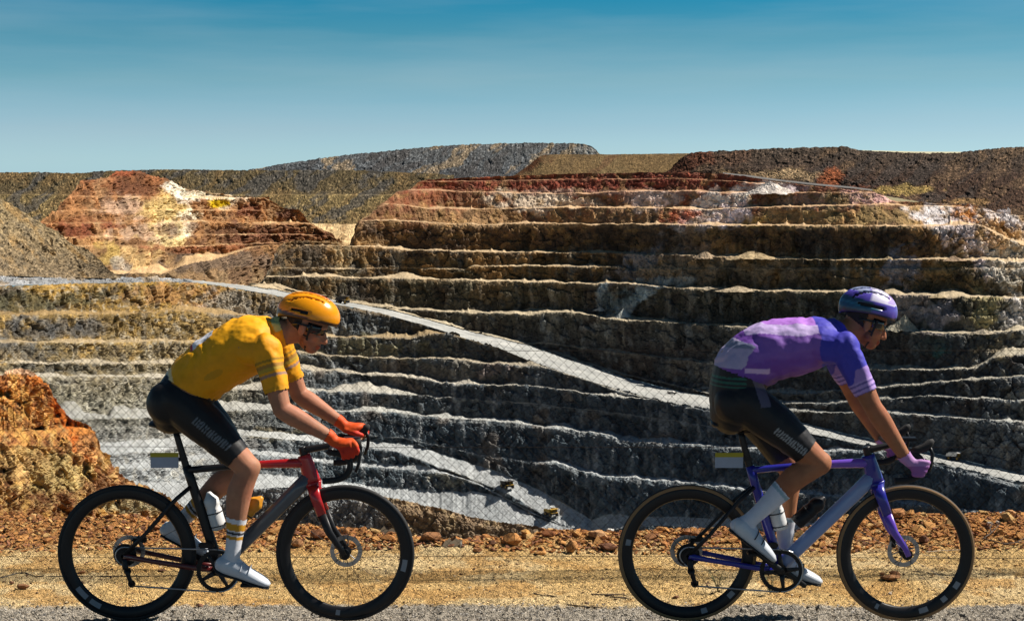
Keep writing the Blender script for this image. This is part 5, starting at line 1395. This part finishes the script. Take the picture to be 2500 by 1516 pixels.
def cloth_mat(name, rough=.62, bump=.25, spec=.3):
    m, n, l, b = new_mat(name)
    a = n.new('ShaderNodeAttribute'); a.attribute_name = 'Col'
    tc = n.new('ShaderNodeTexCoord')
    no = n.new('ShaderNodeTexNoise'); no.inputs['Scale'].default_value = 45; no.inputs['Detail'].default_value = 5
    l.new(tc.outputs['Object'], no.inputs['Vector'])
    mr = n.new('ShaderNodeMapRange'); mr.inputs['To Min'].default_value = .88; mr.inputs['To Max'].default_value = 1.1
    l.new(no.outputs[0], mr.inputs['Value'])
    mx = n.new('ShaderNodeMixRGB'); mx.blend_type = 'MULTIPLY'; mx.inputs[0].default_value = 1
    l.new(a.outputs['Color'], mx.inputs[1]); l.new(mr.outputs[0], mx.inputs[2]); l.new(mx.outputs[0], b.inputs['Base Color'])
    b.inputs['Roughness'].default_value = rough; b.inputs['Specular IOR Level'].default_value = spec
    bp = n.new('ShaderNodeBump'); bp.inputs['Strength'].default_value = bump; bp.inputs['Distance'].default_value = .004
    l.new(no.outputs[0], bp.inputs['Height']); l.new(bp.outputs[0], b.inputs['Normal'])
    return m
M_CLOTH = cloth_mat('jersey_cloth')
M_LYCRA = cloth_mat('shorts_lycra', .5, .15, .35)
M_SKIN = cloth_mat('skin', .6, .2, .25)
M_SKIN.node_tree.nodes['Principled BSDF'].inputs['Subsurface Weight'].default_value = .12
M_SKIN.node_tree.nodes['Principled BSDF'].inputs['Subsurface Radius'].default_value = (.02, .008, .004)
M_HELM = cloth_mat('helmet_shell', .25, .0, .5)
M_FOAM = plain('helmet_foam', (.012, .012, .014), .8)
M_LENS = plain('dark_lens', (.008, .008, .010), .08, 0, .6)
M_HAIR = plain('dark_hair', (.018, .011, .008), .75, var=.3, scale=200, bump=.5)
M_SHOE = plain('white_shoe', (.60, .64, .70), .35, 0, .5, .3)
M_SOLE = plain('black_sole', (.015, .015, .016), .6)

def remeshed(geos, voxel=.0055, smooth=5):
    V, F = merge(geos)
    o = mesh_object('body_tmp', V, F)
    m = o.modifiers.new('r', 'REMESH'); m.mode = 'VOXEL'; m.voxel_size = voxel; m.use_smooth_shade = True
    s = o.modifiers.new('s', 'SMOOTH'); s.factor = .5; s.iterations = smooth
    dg = bpy.context.evaluated_depsgraph_get()
    ev = o.evaluated_get(dg); me = ev.to_mesh()
    n = len(me.vertices); co = np.empty(n * 3); me.vertices.foreach_get('co', co); co = co.reshape(-1, 3)
    nf = len(me.polygons)
    lt = np.empty(nf, int); me.polygons.foreach_get('loop_total', lt)
    li = np.empty(len(me.loops), int); me.loops.foreach_get('vertex_index', li)
    nr = np.empty(n * 3); me.vertices.foreach_get('normal', nr); nr = nr.reshape(-1, 3)
    assert (lt == 4).all()
    faces = li.reshape(-1, 4).copy(); co = co.copy(); nr = nr.copy()
    ev.to_mesh_clear()
    old = o.data
    bpy.data.objects.remove(o); bpy.data.meshes.remove(old)
    return co, faces, nr

def seg_dist(co, p0, p1, r0, r1):
    p0, p1 = np.array(p0, float), np.array(p1, float)
    d = p1 - p0; L2 = d.dot(d)
    t = np.clip(((co - p0) @ d) / L2, 0, 1)
    q = p0 + t[:, None] * d
    tr = ((co - p0) @ d) / L2
    return np.linalg.norm(co - q, axis=1) - (r0 + (r1 - r0) * t), tr

def rider(bike, label, R):
    root = bpy.data.objects.new('person', None); COL.objects.link(root)
    root.location = bike.location
    tag(root, label, 'person', 'cyclists riding past')
    geos, bones = [], []
    y3 = lambda p, y: np.array((p[0], y, p[1]))
    # torso
    sp = R['spine']
    geos.append(cap_tube([(x, 0, z) for x, z, a, b in sp], [(b, a) for x, z, a, b in sp], 24))
    for (x, z, a, b), (x2, z2, a2, b2) in zip(sp[:-1], sp[1:]):
        bones.append(('torso', (x, 0, z), (x2, 0, z2), min(a, b), min(a2, b2)))
    HIP = R['hip']
    legs = {}
    for side, s in (('near', -1), ('far', 1)):
        B, phi = R['foot_' + side]
        f = np.array((math.cos(phi), -math.sin(phi))); u = np.array((math.sin(phi), math.cos(phi)))
        Bp = np.array(B) + u * .016
        A = Bp - .122 * f + .088 * u
        Kn = ik(HIP, A, .455, .43)
        H3, K3, A3 = y3(HIP, s * .085), y3(Kn, s * .100), y3(A, s * .112)
        th = K3 - H3; sh = A3 - K3
        up = np.cross(th, (0, 1, 0)); up /= np.linalg.norm(up); up = up if up[2] > 0 else -up     # front of the thigh
        bk = np.cross(sh, (0, 1, 0)); bk /= np.linalg.norm(bk); bk = bk if bk[0] < 0 else -bk      # back of the calf
        geos.append(cap_tube([H3 - th * .04, H3 + th * .18 + up * .004, H3 + th * .45 + up * .012, H3 + th * .75 + up * .004, K3 - th * .02], [.100, .100, .090, .069, .058], 18))
        geos.append(ellipsoid(H3 + np.array((-.045, s * .005, -.005)), (.105, .085, .105)))
        geos.append(ellipsoid(K3 + up * .008, (.052, .050, .052)))
        geos.append(cap_tube([K3, K3 + sh * .14 + bk * .012, K3 + sh * .32 + bk * .024, K3 + sh * .55 + bk * .014, K3 + sh * .82 + bk * .004, A3], [.056, .057, .061, .049, .036, .035], 16))
        heel3, ball3 = y3(Bp - f * .16 + u * .030, s * .118), y3(Bp + f * .02 + u * .022, s * .125)
        geos.append(cap_tube([A3 - np.array((0, 0, .0)), y3(A - u * .03 + f * .01, s * .115), ball3], [.034, .034, .022], 12))
        geos.append(cap_tube([A3, heel3], [.033, .028], 12))
        bones += [('thigh' + side, H3, K3, .088, .058), ('shin' + side, K3, A3, .054, .036), ('foot' + side, A3, ball3, .034, .024), ('foot' + side, A3, heel3, .033, .028)]
        legs[side] = (H3, K3, A3, Bp, f, u, s)
    arms = {}
    for side, s in (('near', -1), ('far', 1)):
        S3 = np.array((R['shoulder'][0], s * .178, R['shoulder'][1])); dx = 0 if side == 'near' else .012
        E3 = np.array((R['elbow'][0] + dx, s * R['elbow_y'], R['elbow'][1])); W3 = np.array((R['wrist'][0], s * R['wrist_y'], R['wrist'][1]))
        geos.append(ellipsoid(S3 + np.array((-.005, 0, .004)), (.070, .060, .074)))
        geos.append(cap_tube([S3 + np.array((-.09, -s * .06, .01)), S3], [.080, .062], 14))
        ua = E3 - S3; fa = W3 - E3
        geos.append(cap_tube([S3, S3 + ua * .4, S3 + ua * .75, E3], [.062, .056, .048, .043], 14))
        geos.append(cap_tube([E3, E3 + fa * .25, E3 + fa * .6, W3], [.043, .048, .039, .029], 14))
        bones += [('uarm' + side, S3, E3, .057, .042), ('farm' + side, E3, W3, .043, .029)]
        # hand: palm, four fingers, thumb
        hd = R['hand'](s)
        geos.append(cap_tube([W3] + hd['palm'], [(.027, .020)] + [(.036, .019)] * len(hd['palm']) if False else [.027] + [.025] * len(hd['palm']), 12))
        geos.append(ellipsoid(hd['palm_c'], hd['palm_r'], hd['palm_M']))
        bones.append(('hand' + side, W3, hd['palm_c'], .03, .034))
        for fg in hd['fingers']:
            geos.append(cap_tube(fg, np.linspace(.0098, .0082, len(fg)), 8))
            bones.append(('hand' + side, fg[0], fg[-2], .012, .012)); bones.append(('tip' + side, fg[-2], fg[-1], .012, .012))
        geos.append(cap_tube(hd['thumb'], np.linspace(.0125, .0095, len(hd['thumb'])), 8))
        bones.append(('hand' + side, hd['thumb'][0], hd['thumb'][-1], .013, .011))
        arms[side] = (S3, E3, W3)
    # neck and head
    hc, hp = np.array(R['head']), R['head_pitch']
    fw = np.array((math.cos(hp), 0, -math.sin(hp))); upv = np.array((math.sin(hp), 0, math.cos(hp))); lat = np.array((0, 1.0, 0))
    HM = np.stack([fw, lat, upv], 1)
    H = lambda x, y, z: np.array((hc[0], 0, hc[1])) + fw * x + lat * y + upv * z
    nb = np.array((R['neck'][0], 0, R['neck'][1]))
    geos.append(cap_tube([nb, (nb + H(-.03, 0, -.07)) / 2, H(-.03, 0, -.06)], [(.070, .066), (.060, .060), (.058, .060)], 16))
    geos.append(ellipsoid(H(-.002, 0, .008), (.100, .077, .092), HM))
    geos.append(ellipsoid(H(.036, 0, -.058), (.058, .060, .078), HM))
    geos.append(ellipsoid(H(.058, 0, -.120), (.033, .038, .026), HM))
    geos.append(cap_tube([H(.030, -.045, -.085), H(.058, -.02, -.120)], [.026, .022], 8)); geos.append(cap_tube([H(.030, .045, -.085), H(.058, .02, -.120)], [.026, .022], 8))
    geos.append(cap_tube([H(.086, 0, -.018), H(.104, 0, -.050), H(.112, 0, -.070)], [.010, .012, .014], 8))
    for s in (-1, 1):
        geos.append(ellipsoid(H(.098, s * .010, -.074), (.012, .010, .008), HM))
        geos.append(ellipsoid(H(-.004, s * .080, -.040), (.019, .008, .032), HM))
        geos.append(ellipsoid(H(.062, s * .038, -.055), (.024, .022, .018), HM))
    geos.append(ellipsoid(H(.090, 0, -.097), (.012, .024, .0065), HM)); geos.append(ellipsoid(H(.087, 0, -.109), (.012, .021, .007), HM))
    geos.append(cap_tube([H(.082, -.040, -.004), H(.094, 0, -.002), H(.082, .040, -.004)], [.012, .013, .012], 8))
    bones += [('head', H(0, 0, 0), H(.05, 0, -.10), .088, .05), ('neck', nb, H(-.03, 0, -.06), .066, .06)]
    co, faces, nr = remeshed(geos)
    # which limb each point belongs to
    D = np.full(len(co), 9.0); LAB = np.full(len(co), -1); TT = np.zeros(len(co)); names = []
    for (nm, p0, p1, r0, r1) in bones:
        if nm not in names: names.append(nm)
        d, t = seg_dist(co, p0, p1, r0, r1)
        w = d < D
        D[w] = d[w]; LAB[w] = names.index(nm); TT[w] = t[w]
    is_ = lambda *a: np.isin(LAB, [names.index(q) for q in a if q in names])
    skin = np.tile(np.array(R['skin']), (len(co), 1)) * (1 + .14 * fbm(co[:, 0] * 18, co[:, 1] * 18, co[:, 2] * 18, 3, 5))[:, None] * (1 + np.array((.05, -.08, -.08)) * fbm(co[:, 0] * 9, co[:, 1] * 9, co[:, 2] * 9, 3, 15)[:, None])
    hl = (co - np.array((hc[0], 0, hc[1])))
    hx, hy, hz = hl @ fw, hl @ lat, hl @ upv
    headm = is_('head')
    lips = headm & (hx > .078) & (np.abs(hy) < .024) & (hz < -.090) & (hz > -.115)
    skin[lips] = np.array(R['skin']) * (.95, .55, .5)
    stub = headm & (hx > .0) & (hz < -.085) & ~lips
    skin[stub] = skin[stub] * .8
    body = mesh_object('body', co, faces, M_SKIN, root, np.clip(skin, .01, .9), smooth=True)
    wp, wn_ = np.array((R['waist'][0], 0, R['waist'][1])), np.array((R['waist_n'][0], 0, R['waist_n'][1]))
    above_w = (co - wp) @ wn_ > 0
    cp_, cn_ = H(-.055, 0, -.105), R.get('collar_n', None)
    cuff = R['cuff']; hem = R['hem']; sock = R['sock']
    def shell(name, mask, off, mat, colf, wr=.0018, seed=0, thick=True):
        fm = mask[faces].all(1)
        ids = np.unique(faces[fm]); remap = np.full(len(co), -1); remap[ids] = np.arange(len(ids))
        P = co[ids]; N = nr[ids]
        wrk = wr * fbm(P[:, 0] * 22, P[:, 1] * 22, P[:, 2] * 22 + seed, 3, 700 + seed) + wr * .8 * np.sin(40 * (P[:, 0] + .8 * P[:, 2]) + 6 * fbm(P[:, 0] * 6, P[:, 1] * 9, P[:, 2] * 6, 2, 710))
        Q = P + N * (off + wrk)[:, None]
        o = mesh_object(name, Q, remap[faces[fm]], mat, root, np.clip(colf(P, ids), .005, .9), smooth=True)
        return o
    thighs = is_('thighnear', 'thighfar')
    torso = is_('torso') | (is_('neck') & (TT < .12))
    m_jer = (torso & above_w) | (is_('uarmnear', 'uarmfar') & (TT < cuff)) | (thighs & above_w & (TT < .12))
    m_sho = (torso & ~above_w) | (thighs & (TT < hem)) & ~((thighs & above_w & (TT < .12)))
    # let the seam overlap a little
    shell('jersey', m_jer, .0062, M_CLOTH, lambda P, ids: R['jersey'](P, LAB[ids], TT[ids], names), .0035, 1)
    shell('shorts', m_sho | (torso & ((co - wp) @ wn_ > -.03) & ((co - wp) @ wn_ < .012)), .0042, M_LYCRA, lambda P, ids: R['shorts'](P, LAB[ids], TT[ids], names), .0010, 2)
    for side in ('near', 'far'):
        shell('sock', is_('shin' + side) & (TT > sock) | is_('foot' + side), .0030, M_CLOTH, lambda P, ids: R['socks'](P, LAB[ids], TT[ids], names), .0007, 3)
        shell('glove', is_('hand' + side) | (is_('farm' + side) & (TT > .93)), .0036, M_CLOTH, lambda P, ids: R['gloves'](P, LAB[ids], TT[ids], names), .0012, 4)
        # shoe
        H3, K3, A3, Bp, f, u, s = legs[side]
        f3, u3 = np.array((f[0], 0, f[1])), np.array((u[0], 0, u[1]))
        C0 = np.array((Bp[0], s * .124, Bp[1]))
        secs = [(-.176, .034, .020, .022), (-.168, .040, .032, .034), (-.14, .046, .036, .046), (-.10, .044, .035, .046), (-.05, .038, .038, .038), (0, .032, .046, .031), (.04, .027, .046, .026), (.072, .022, .036, .020), (.092, .018, .016, .010)]
        pts = [C0 + f3 * a + u3 * (zc - .006) for a, zc, hw, hh in secs]
        sh_ = mesh_object('shoe', *tube_geo(np.array(pts), np.array([(hw, hh) for a, zc, hw, hh in secs]), 18), M_SHOE, root, smooth=True)
        so = [(-.172, .020), (-.14, .033), (-.08, .031), (-.02, .040), (.03, .046), (.07, .037), (.093, .012)]
        mesh_object('sole', *tube_geo(np.array([C0 + f3 * a + u3 * (-.004) for a, hw in so]), np.array([(hw, .007) for a, hw in so]), 14), M_SOLE, sh_, smooth=True)
        for a in (-.06, -.02):
            mesh_object('strap', *tube_geo(np.array([C0 + f3 * a + u3 * (.030 + .044 * math.sin(q)) + np.array((0, 1.0, 0)) * .040 * math.cos(q) for q in np.linspace(.1, 3.04, 12)]), np.array([(.006, .0022)] * 12), 8), M_SOLE if R['dark_strap'] else M_SHOE, sh_, smooth=True)
    # hair below the helmet
    m_hair = headm & ((hx < -.012) & (hz < .03) & (hz > -.075) & ~((np.abs(hy) > .07) & (hz < -.02) & (hx > -.02)) | ((hz > .02) & (hx < .05)))
    shell('hair', m_hair, .004, M_HAIR, lambda P, ids: np.tile((.02, .012, .01), (len(P), 1)), .0015, 5)
    # helmet: outer shell with vents over dark foam, strap
    nu, nv = 56, 30
    th = np.linspace(-math.pi, math.pi, nu + 1)[:-1]
    ax_, ay_, az_ = R['helmet_r']
    hcen = lambda: H(*R['helmet_c'])
    tilt = R['helmet_tilt']
    hfw = fw * math.cos(tilt) - upv * math.sin(tilt); hup = fw * math.sin(tilt) + upv * math.cos(tilt)
    def dome(scale, lower):
        V = []; UV = []
        for j in range(nv + 1):
            q = j / nv
            for t in th:
                low = lower(t)
                el = low + (math.pi / 2 - low) * q
                cx, cy, cz = math.cos(el) * math.cos(t), math.cos(el) * math.sin(t), math.sin(el)
                lx = ax_ * (1.04 if cx < 0 else .96) * np.sign(cx) * abs(cx) ** .92
                # tapering tail, rounded brow
                ly = ay_ * cy * (1 - .16 * max(0, -cx))
                lz = az_ * cz * (1 + .05 * max(0, -cx)) 
                V.append(hcen() + (hfw * lx + lat * ly + hup * lz) * scale); UV.append((lx, ly, lz))
        return np.array(V), np.array(UV)
    lower = lambda t: -.22 - .10 * math.cos(2 * t) + .12 * max(0, math.cos(t)) ** 2 - .10 * max(0, -math.cos(t)) ** 3
    Vo, UV = dome(1.0, lower)
    i = np.arange((nv + 1) * nu).reshape(nv + 1, nu)
    Fq = np.stack([i[:-1], np.roll(i[:-1], -1, 1), np.roll(i[1:], -1, 1), i[1:]], -1).reshape(-1, 4)
    cen = UV[Fq].mean(1)
    keep = ~R['vents'](cen[:, 0] / ax_, cen[:, 1] / ay_, cen[:, 2] / az_)
    Fk = Fq[keep]
    hcol = R['helmet_col'](UV[:, 0] / ax_, UV[:, 1] / ay_, UV[:, 2] / az_)
    ho = mesh_object('helmet', Vo, Fk, M_HELM, root, hcol, smooth=True)
    sm = ho.modifiers.new('thickness', 'SOLIDIFY'); sm.thickness = .010; sm.offset = -1
    Vi, _ = dome(.925, lower)
    mesh_object('helmet_liner', Vi, Fq, M_FOAM, ho, smooth=True)
    for s in (-1, 1):
        V, F = tube_geo(np.array([H(.035, s * .084, .0), H(.030, s * .078, -.055), H(.035, s * .052, -.115), H(.040, s * .01, -.142)]), np.array([(.0012, .006)] * 4), 6)
        mesh_object('chin_strap', V, F, M_FOAM, ho)
        V, F = tube_geo(np.array([H(-.050, s * .078, -.01), H(-.010, s * .080, -.055), H(.026, s * .075, -.062)]), np.array([(.0012, .005)] * 3), 6)
        mesh_object('side_strap', V, F, M_FOAM, ho)
    # sunglasses
    n = 26; ang = np.linspace(-1.35, 1.35, n)
    V = []
    for a in ang:
        r_ = .103 if abs(a) < .9 else .100
        hh = .022 * (1 - .25 * (abs(a) / 1.35) ** 2)
        notch = .012 * max(0, 1 - abs(a) / .14)
        for zz in (.006, -.018 + 0 * hh, -.040 + notch):
            V.append(H(-.006 + r_ * math.cos(a) * 1.02, .083 * math.sin(a) / math.sin(1.35) * 1.0, zz))
    F = []
    for k in range(n - 1):
        for j in range(2): F.append((3 * k + j, 3 * k + j + 1, 3 * k + 4 + j, 3 * k + 3 + j))
    go = mesh_object('sunglasses', np.array(V), F, M_LENS, root, smooth=True)
    sm = go.modifiers.new('thickness', 'SOLIDIFY'); sm.thickness = .003
    for s in (-1, 1):
        V, F = tube_geo(np.array([H(.018, s * .084, -.012), H(-.03, s * .086, -.016), H(-.055, s * .080, -.028)]), np.array([(.002, .005)] * 3), 6)
        mesh_object('temple', V, F, M_LENS, go)
    return root

# hands on the hoods: palm over the top, thumb inside, fingers round the outside
def hand_hoods(s):
    xb, zb, yy = 1.012, .868, .205
    o = s * yy
    pc = np.array((xb + .075, o + s * .004, zb + .046))
    fing = []
    for k in range(4):
        x0, z0 = xb + .128 - k * .021, zb + .052 - k * .010
        ln = (1.0, 1.06, 1.0, .85)[k]
        fing.append(np.array([(x0 - .012, o + s * .016, z0 + .006), (x0, o + s * .034, z0 - .004), (x0 + .008, o + s * .037, z0 - .030 * ln), (x0 + .006, o + s * .022, z0 - .050 * ln), (x0, o + s * .004, z0 - .052 * ln)]))
    th = np.array([(xb + .030, o - s * .020, zb + .040), (xb + .066, o - s * .032, zb + .032), (xb + .096, o - s * .030, zb + .022), (xb + .116, o - s * .022, zb + .014)])
    M = np.array([[.94, 0, -.30], [0, 1, 0], [.30, 0, .94]])
    return dict(palm=[(xb + .03, o, zb + .052), (xb + .07, o + s * .004, zb + .046)], palm_c=pc, palm_r=(.050, .040, .019), palm_M=M, fingers=fing, thumb=th)
def hand_drops(s):
    xb, zb, yy = .972, .868, .212
    o = s * yy
    pc = np.array((xb + .072, o + s * .014, zb - .066))
    fing = []
    for k in range(4):
        x0, z0 = xb + .100 - k * .008, zb - .036 - k * .020
        ln = (1.0, 1.06, 1.0, .85)[k]
        fing.append(np.array([(x0 - .022, o + s * .022, z0), (x0 + .004, o + s * .028, z0), (x0 + .024 * ln, o + s * .016, z0 - .004), (x0 + .025 * ln, o - s * .008, z0 - .006), (x0 + .008, o - s * .020, z0 - .008)]))
    th = np.array([(xb + .050, o - s * .006, zb - .040), (xb + .076, o - s * .024, zb - .030), (xb + .100, o - s * .026, zb - .034), (xb + .114, o - s * .018, zb - .042)])
    a = math.radians(55)
    M = np.array([[math.cos(a), 0, math.sin(a)], [0, 1, 0], [-math.sin(a), 0, math.cos(a)]])
    return dict(palm=[(xb + .045, o + s * .006, zb - .045)], palm_c=pc, palm_r=(.044, .022, .030), palm_M=M, fingers=fing, thumb=th)

def cmix(c, col, w):
    return c + (np.asarray(col) - c) * np.clip(w, 0, 1)[:, None]
def lab_is(LAB, names, *a):
    return np.isin(LAB, [names.index(q) for q in a if q in names])
def strokes(u, v, u0, u1, v0, v1, n, seed):
    """a run of block strokes the size of lettering that cannot be read"""
    k = np.floor((u - u0) / (u1 - u0) * n); f = (u - u0) / (u1 - u0) * n - k
    on = (u > u0) & (u < u1) & (v > v0) & (v < v1) & (f < .62)
    h = _hash(k, k * 0 + seed, k * 0, 3)
    cut = (v - v0) / (v1 - v0)
    return on & ~((h > .2) & (cut > .4) & (cut < .6) & (f > .2)) 

# ---- rider one: yellow
def jersey1(P, LAB, T, names):
    x, y, z = P.T
    c = np.tile((.80, .335, .003), (len(P), 1))
    ax = np.array((.88, .478)); s = (x - .25) * ax[0] + (z - 1.09) * ax[1]; h = -(x - .25) * ax[1] + (z - 1.09) * ax[0]
    torso = lab_is(LAB, names, 'torso')
    c = cmix(c, (.84, .38, .006), sstep(.06, .12, h) * torso)
    pk = torso & (h > .122) & (np.abs(y) < .085) & (s > .20) & (s < .33)
    c[pk] = (.70, .70, .76); c[pk & ((h < .126) | (s < .215))] = (.55, .05, .08)
    hm = torso & (s < .075)
    c[hm & (h > .05)] = (.66, .62, .48)
    c[torso & (s > .055) & (s < .075) & (h > .02)] = (.85, .62, .30)
    lg = torso & (y < -.05) & (((s - .26) / .05) ** 2 + ((h - .02) / .018) ** 2 < 1)
    c = cmix(c, (.40, .23, .02), .5 * lg)
    cuffs = lab_is(LAB, names, 'uarmnear', 'uarmfar')
    for a, b_, col in ((.16, .20, (.10, .11, .02)), (.24, .30, (.09, .09, .05)), (.30, .36, (.25, .28, .05)), (.40, .45, (.02, .10, .22)), (.62, .70, (.55, .26, .01))):
        c = cmix(c, col, .6 * (cuffs & (T > a) & (T < b_)))
    col_ = torso & (s > .60)
    c[col_ & (h > .05)] = (.55, .55, .20)
    return c
def shorts1(P, LAB, T, names):
    x, y, z = P.T
    c = np.tile((.0085, .0085, .010), (len(P), 1))
    th = lab_is(LAB, names, 'thighnear', 'thighfar')
    u = T; ang = (z - (1.09 - .302 * T))
    w = th & strokes(u, ang, .26, .72, -.004, .022, 15, 6)
    c[w] = (.12, .14, .165)
    return c
def socks1(P, LAB, T, names):
    c = np.tile((.70, .71, .76), (len(P), 1))
    sh = lab_is(LAB, names, 'shinnear', 'shinfar')
    c[sh & (T > .62) & (T < .70)] = (.62, .30, .02); c[sh & (T > .715) & (T < .745)] = (.03, .03, .04); c[sh & (T > .76) & (T < .80)] = (.55, .27, .02)
    return c
def gloves1(P, LAB, T, names):
    c = np.tile((.62, .035, .012), (len(P), 1))
    top = P[:, 2] > .905
    c[top & (P[:, 0] > 1.0)] = (.70, .085, .012)
    return c
def helm1(x, y, z):
    c = np.tile((.82, .30, .003), (len(x), 1))
    c[(z < .02) & (x < .1)] = (.10, .012, .010); c[(z < -.02)] = (.045, .018, .008)
    c[(np.abs(y) < .10) & (x < .55) & (x > -.2)] = (.55, .05, .01)
    return c
def vents1(x, y, z):
    ay = np.abs(y)
    v = (z > .30) & (x > -.72) & (x < .55) & (((ay > .20) & (ay < .30)) | ((ay > .52) & (ay < .60) & (x < .35)))
    return v | ((z > .12) & (z < .26) & (x > -.55) & (x < .05) & (ay > .5))
d2 = lambda a: math.radians(a)
def pedal_at(deg, far):
    a = math.radians(deg) + (math.pi if far else 0)
    return (BBp[0] + CL * math.cos(a), BBp[1] + CL * math.sin(a))
R1 = dict(spine=[(.250, 1.045, .100, .142), (.285, 1.110, .122, .160), (.385, 1.215, .134, .150), (.505, 1.300, .140, .160), (.625, 1.360, .138, .174), (.700, 1.392, .104, .165), (.745, 1.412, .070, .090)],
          hip=(.288, 1.09), foot_near=(pedal_at(-15, False), d2(18)), foot_far=(pedal_at(-15, True), d2(28)),
          shoulder=(.724, 1.344), elbow=(.800, 1.078), elbow_y=.235, wrist=(1.016, .946), wrist_y=.206, hand=hand_hoods,
          head=(.892, 1.470), head_pitch=d2(20), neck=(.735, 1.412), skin=(.42, .18, .105), waist=(.243, 1.200), waist_n=(.467, .884), cuff=.70, hem=.84, sock=.56,
          jersey=jersey1, shorts=shorts1, socks=socks1, gloves=gloves1, helmet_c=(.002, 0, .028), helmet_r=(.152, .104, .108), helmet_tilt=d2(-6), helmet_col=helm1, vents=vents1, dark_strap=False)
rider(bike1, 'cyclist in yellow jersey, yellow helmet and black shorts gripping the brake hoods', R1)

# ---- rider two: purple
def jersey2(P, LAB, T, names):
    x, y, z = P.T
    c = np.tile((.18, .065, .38), (len(P), 1))
    torso = lab_is(LAB, names, 'torso'); arm = lab_is(LAB, names, 'uarmnear', 'uarmfar')
    n = fbm(x * 4, y * 4, z * 12, 3, 33)
    c = cmix(c, (.24, .11, .46), sstep(-.1, .5, n) * torso)  # lighter violet in random patches, painted in for sunlit cloth
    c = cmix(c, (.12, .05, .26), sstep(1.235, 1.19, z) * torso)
    bnd = torso & (z > 1.405 + .03 * n + .10 * np.abs(x - .50)) & (x > .26) & (x < .66)
    c[bnd] = (.50, .38, .68)
    c[torso & (z > 1.455) ] = (.40, .16, .60)
    pk = torso & (x < .245 + .05 * n) & (z > 1.255)
    c[pk] = (.44, .38, .58)
    c[pk & (z > 1.345)] = (.22, .24, .36); c[pk & (z > 1.375)] = (.54, .44, .66)
    c[torso & (x < .36) & (x > .24) & (z < 1.262) & (z > 1.235)] = (.60, .42, .70)
    blue = (torso & (x > .60 + .15 * (1.36 - z))) | (arm & (T < .62))
    c[blue] = (.055, .050, .42)
    c[arm & (T > .36) & (x > .735)] = (.30, .19, .52)
    c[arm & (T > .55)] = (.42, .28, .62)
    for a in (.58, .66, .74): c[arm & (T > a) & (T < a + .03)] = (.15, .10, .34)
    return c
def shorts2(P, LAB, T, names):
    x, y, z = P.T
    c = np.tile((.0085, .0085, .011), (len(P), 1))
    th = lab_is(LAB, names, 'thighnear', 'thighfar'); to = lab_is(LAB, names, 'torso')
    w = th & strokes(T, z - (1.088 - .28 * T), .38, .82, -.022, .004, 15, 9); c[w] = (.26, .28, .30)
    for a in (1.165, 1.185, 1.205): c[(z > a) & (z < a + .008) & (x > .10) & (x < .25)] = (.01, .10, .07)
    c[(x > .28 + .3 * (1.2 - z)) & (x < .33 + .3 * (1.2 - z)) & (z > 1.08)] = (.10, .09, .14)
    return c
def socks2(P, LAB, T, names):
    c = np.tile((.66, .68, .76), (len(P), 1))
    sh = lab_is(LAB, names, 'shinnear', 'shinfar')
    c[sh & (T > .52) & (T < .56)] = (.30, .42, .50)
    return c
def gloves2(P, LAB, T, names):
    c = np.tile((.30, .11, .36), (len(P), 1))
    c[P[:, 2] > .812] = (.46, .24, .52)
    return c
def helm2(x, y, z):
    c = np.tile((.10, .07, .42), (len(x), 1))
    c[(z > .45) & (x > -.15)] = (.70, .66, .84)
    c[(z > .50) & (x > .45)] = (.46, .36, .70)
    c[(z < .42) & (x < .0)] = (.02, .07, .12)
    c[(z > .1) & (z < .22) & (x < .2)] = (.03, .14, .22)
    c[(z < -.06)] = (.02, .02, .05)
    c[(z > .72) & (x < -.2)] = (.30, .34, .52)
    return c
def vents2(x, y, z):
    ay = np.abs(y)
    v = (z > .28) & (x > -.75) & (x < .70) & (((ay > .16) & (ay < .30)) | ((ay > .48) & (ay < .60) & (x < .5)))
    return v | ((z > .16) & (z < .30) & (x > -.6) & (x < .30) & (ay > .5))
R2 = dict(spine=[(.205, 1.045, .100, .142), (.220, 1.125, .124, .160), (.262, 1.250, .138, .152), (.375, 1.325, .142, .158), (.540, 1.350, .130, .170), (.650, 1.385, .100, .165), (.715, 1.405, .070, .090)],
          hip=(.262, 1.088), foot_near=(pedal_at(142, False), d2(38)), foot_far=(pedal_at(142, True), d2(15)),
          shoulder=(.706, 1.352), elbow=(.826, 1.092), elbow_y=.232, wrist=(.988, .850), wrist_y=.216, hand=hand_drops,
          head=(.845, 1.490), head_pitch=d2(18), neck=(.700, 1.405), skin=(.36, .14, .07), waist=(.160, 1.242), waist_n=(.34, .94), cuff=.76, hem=.80, sock=.50,
          jersey=jersey2, shorts=shorts2, socks=socks2, gloves=gloves2, helmet_c=(0, 0, .032), helmet_r=(.142, .104, .108), helmet_tilt=d2(-4), helmet_col=helm2, vents=vents2, dark_strap=True)
rider(bike2, 'cyclist in purple jersey and violet-white helmet riding in the drops', R2)
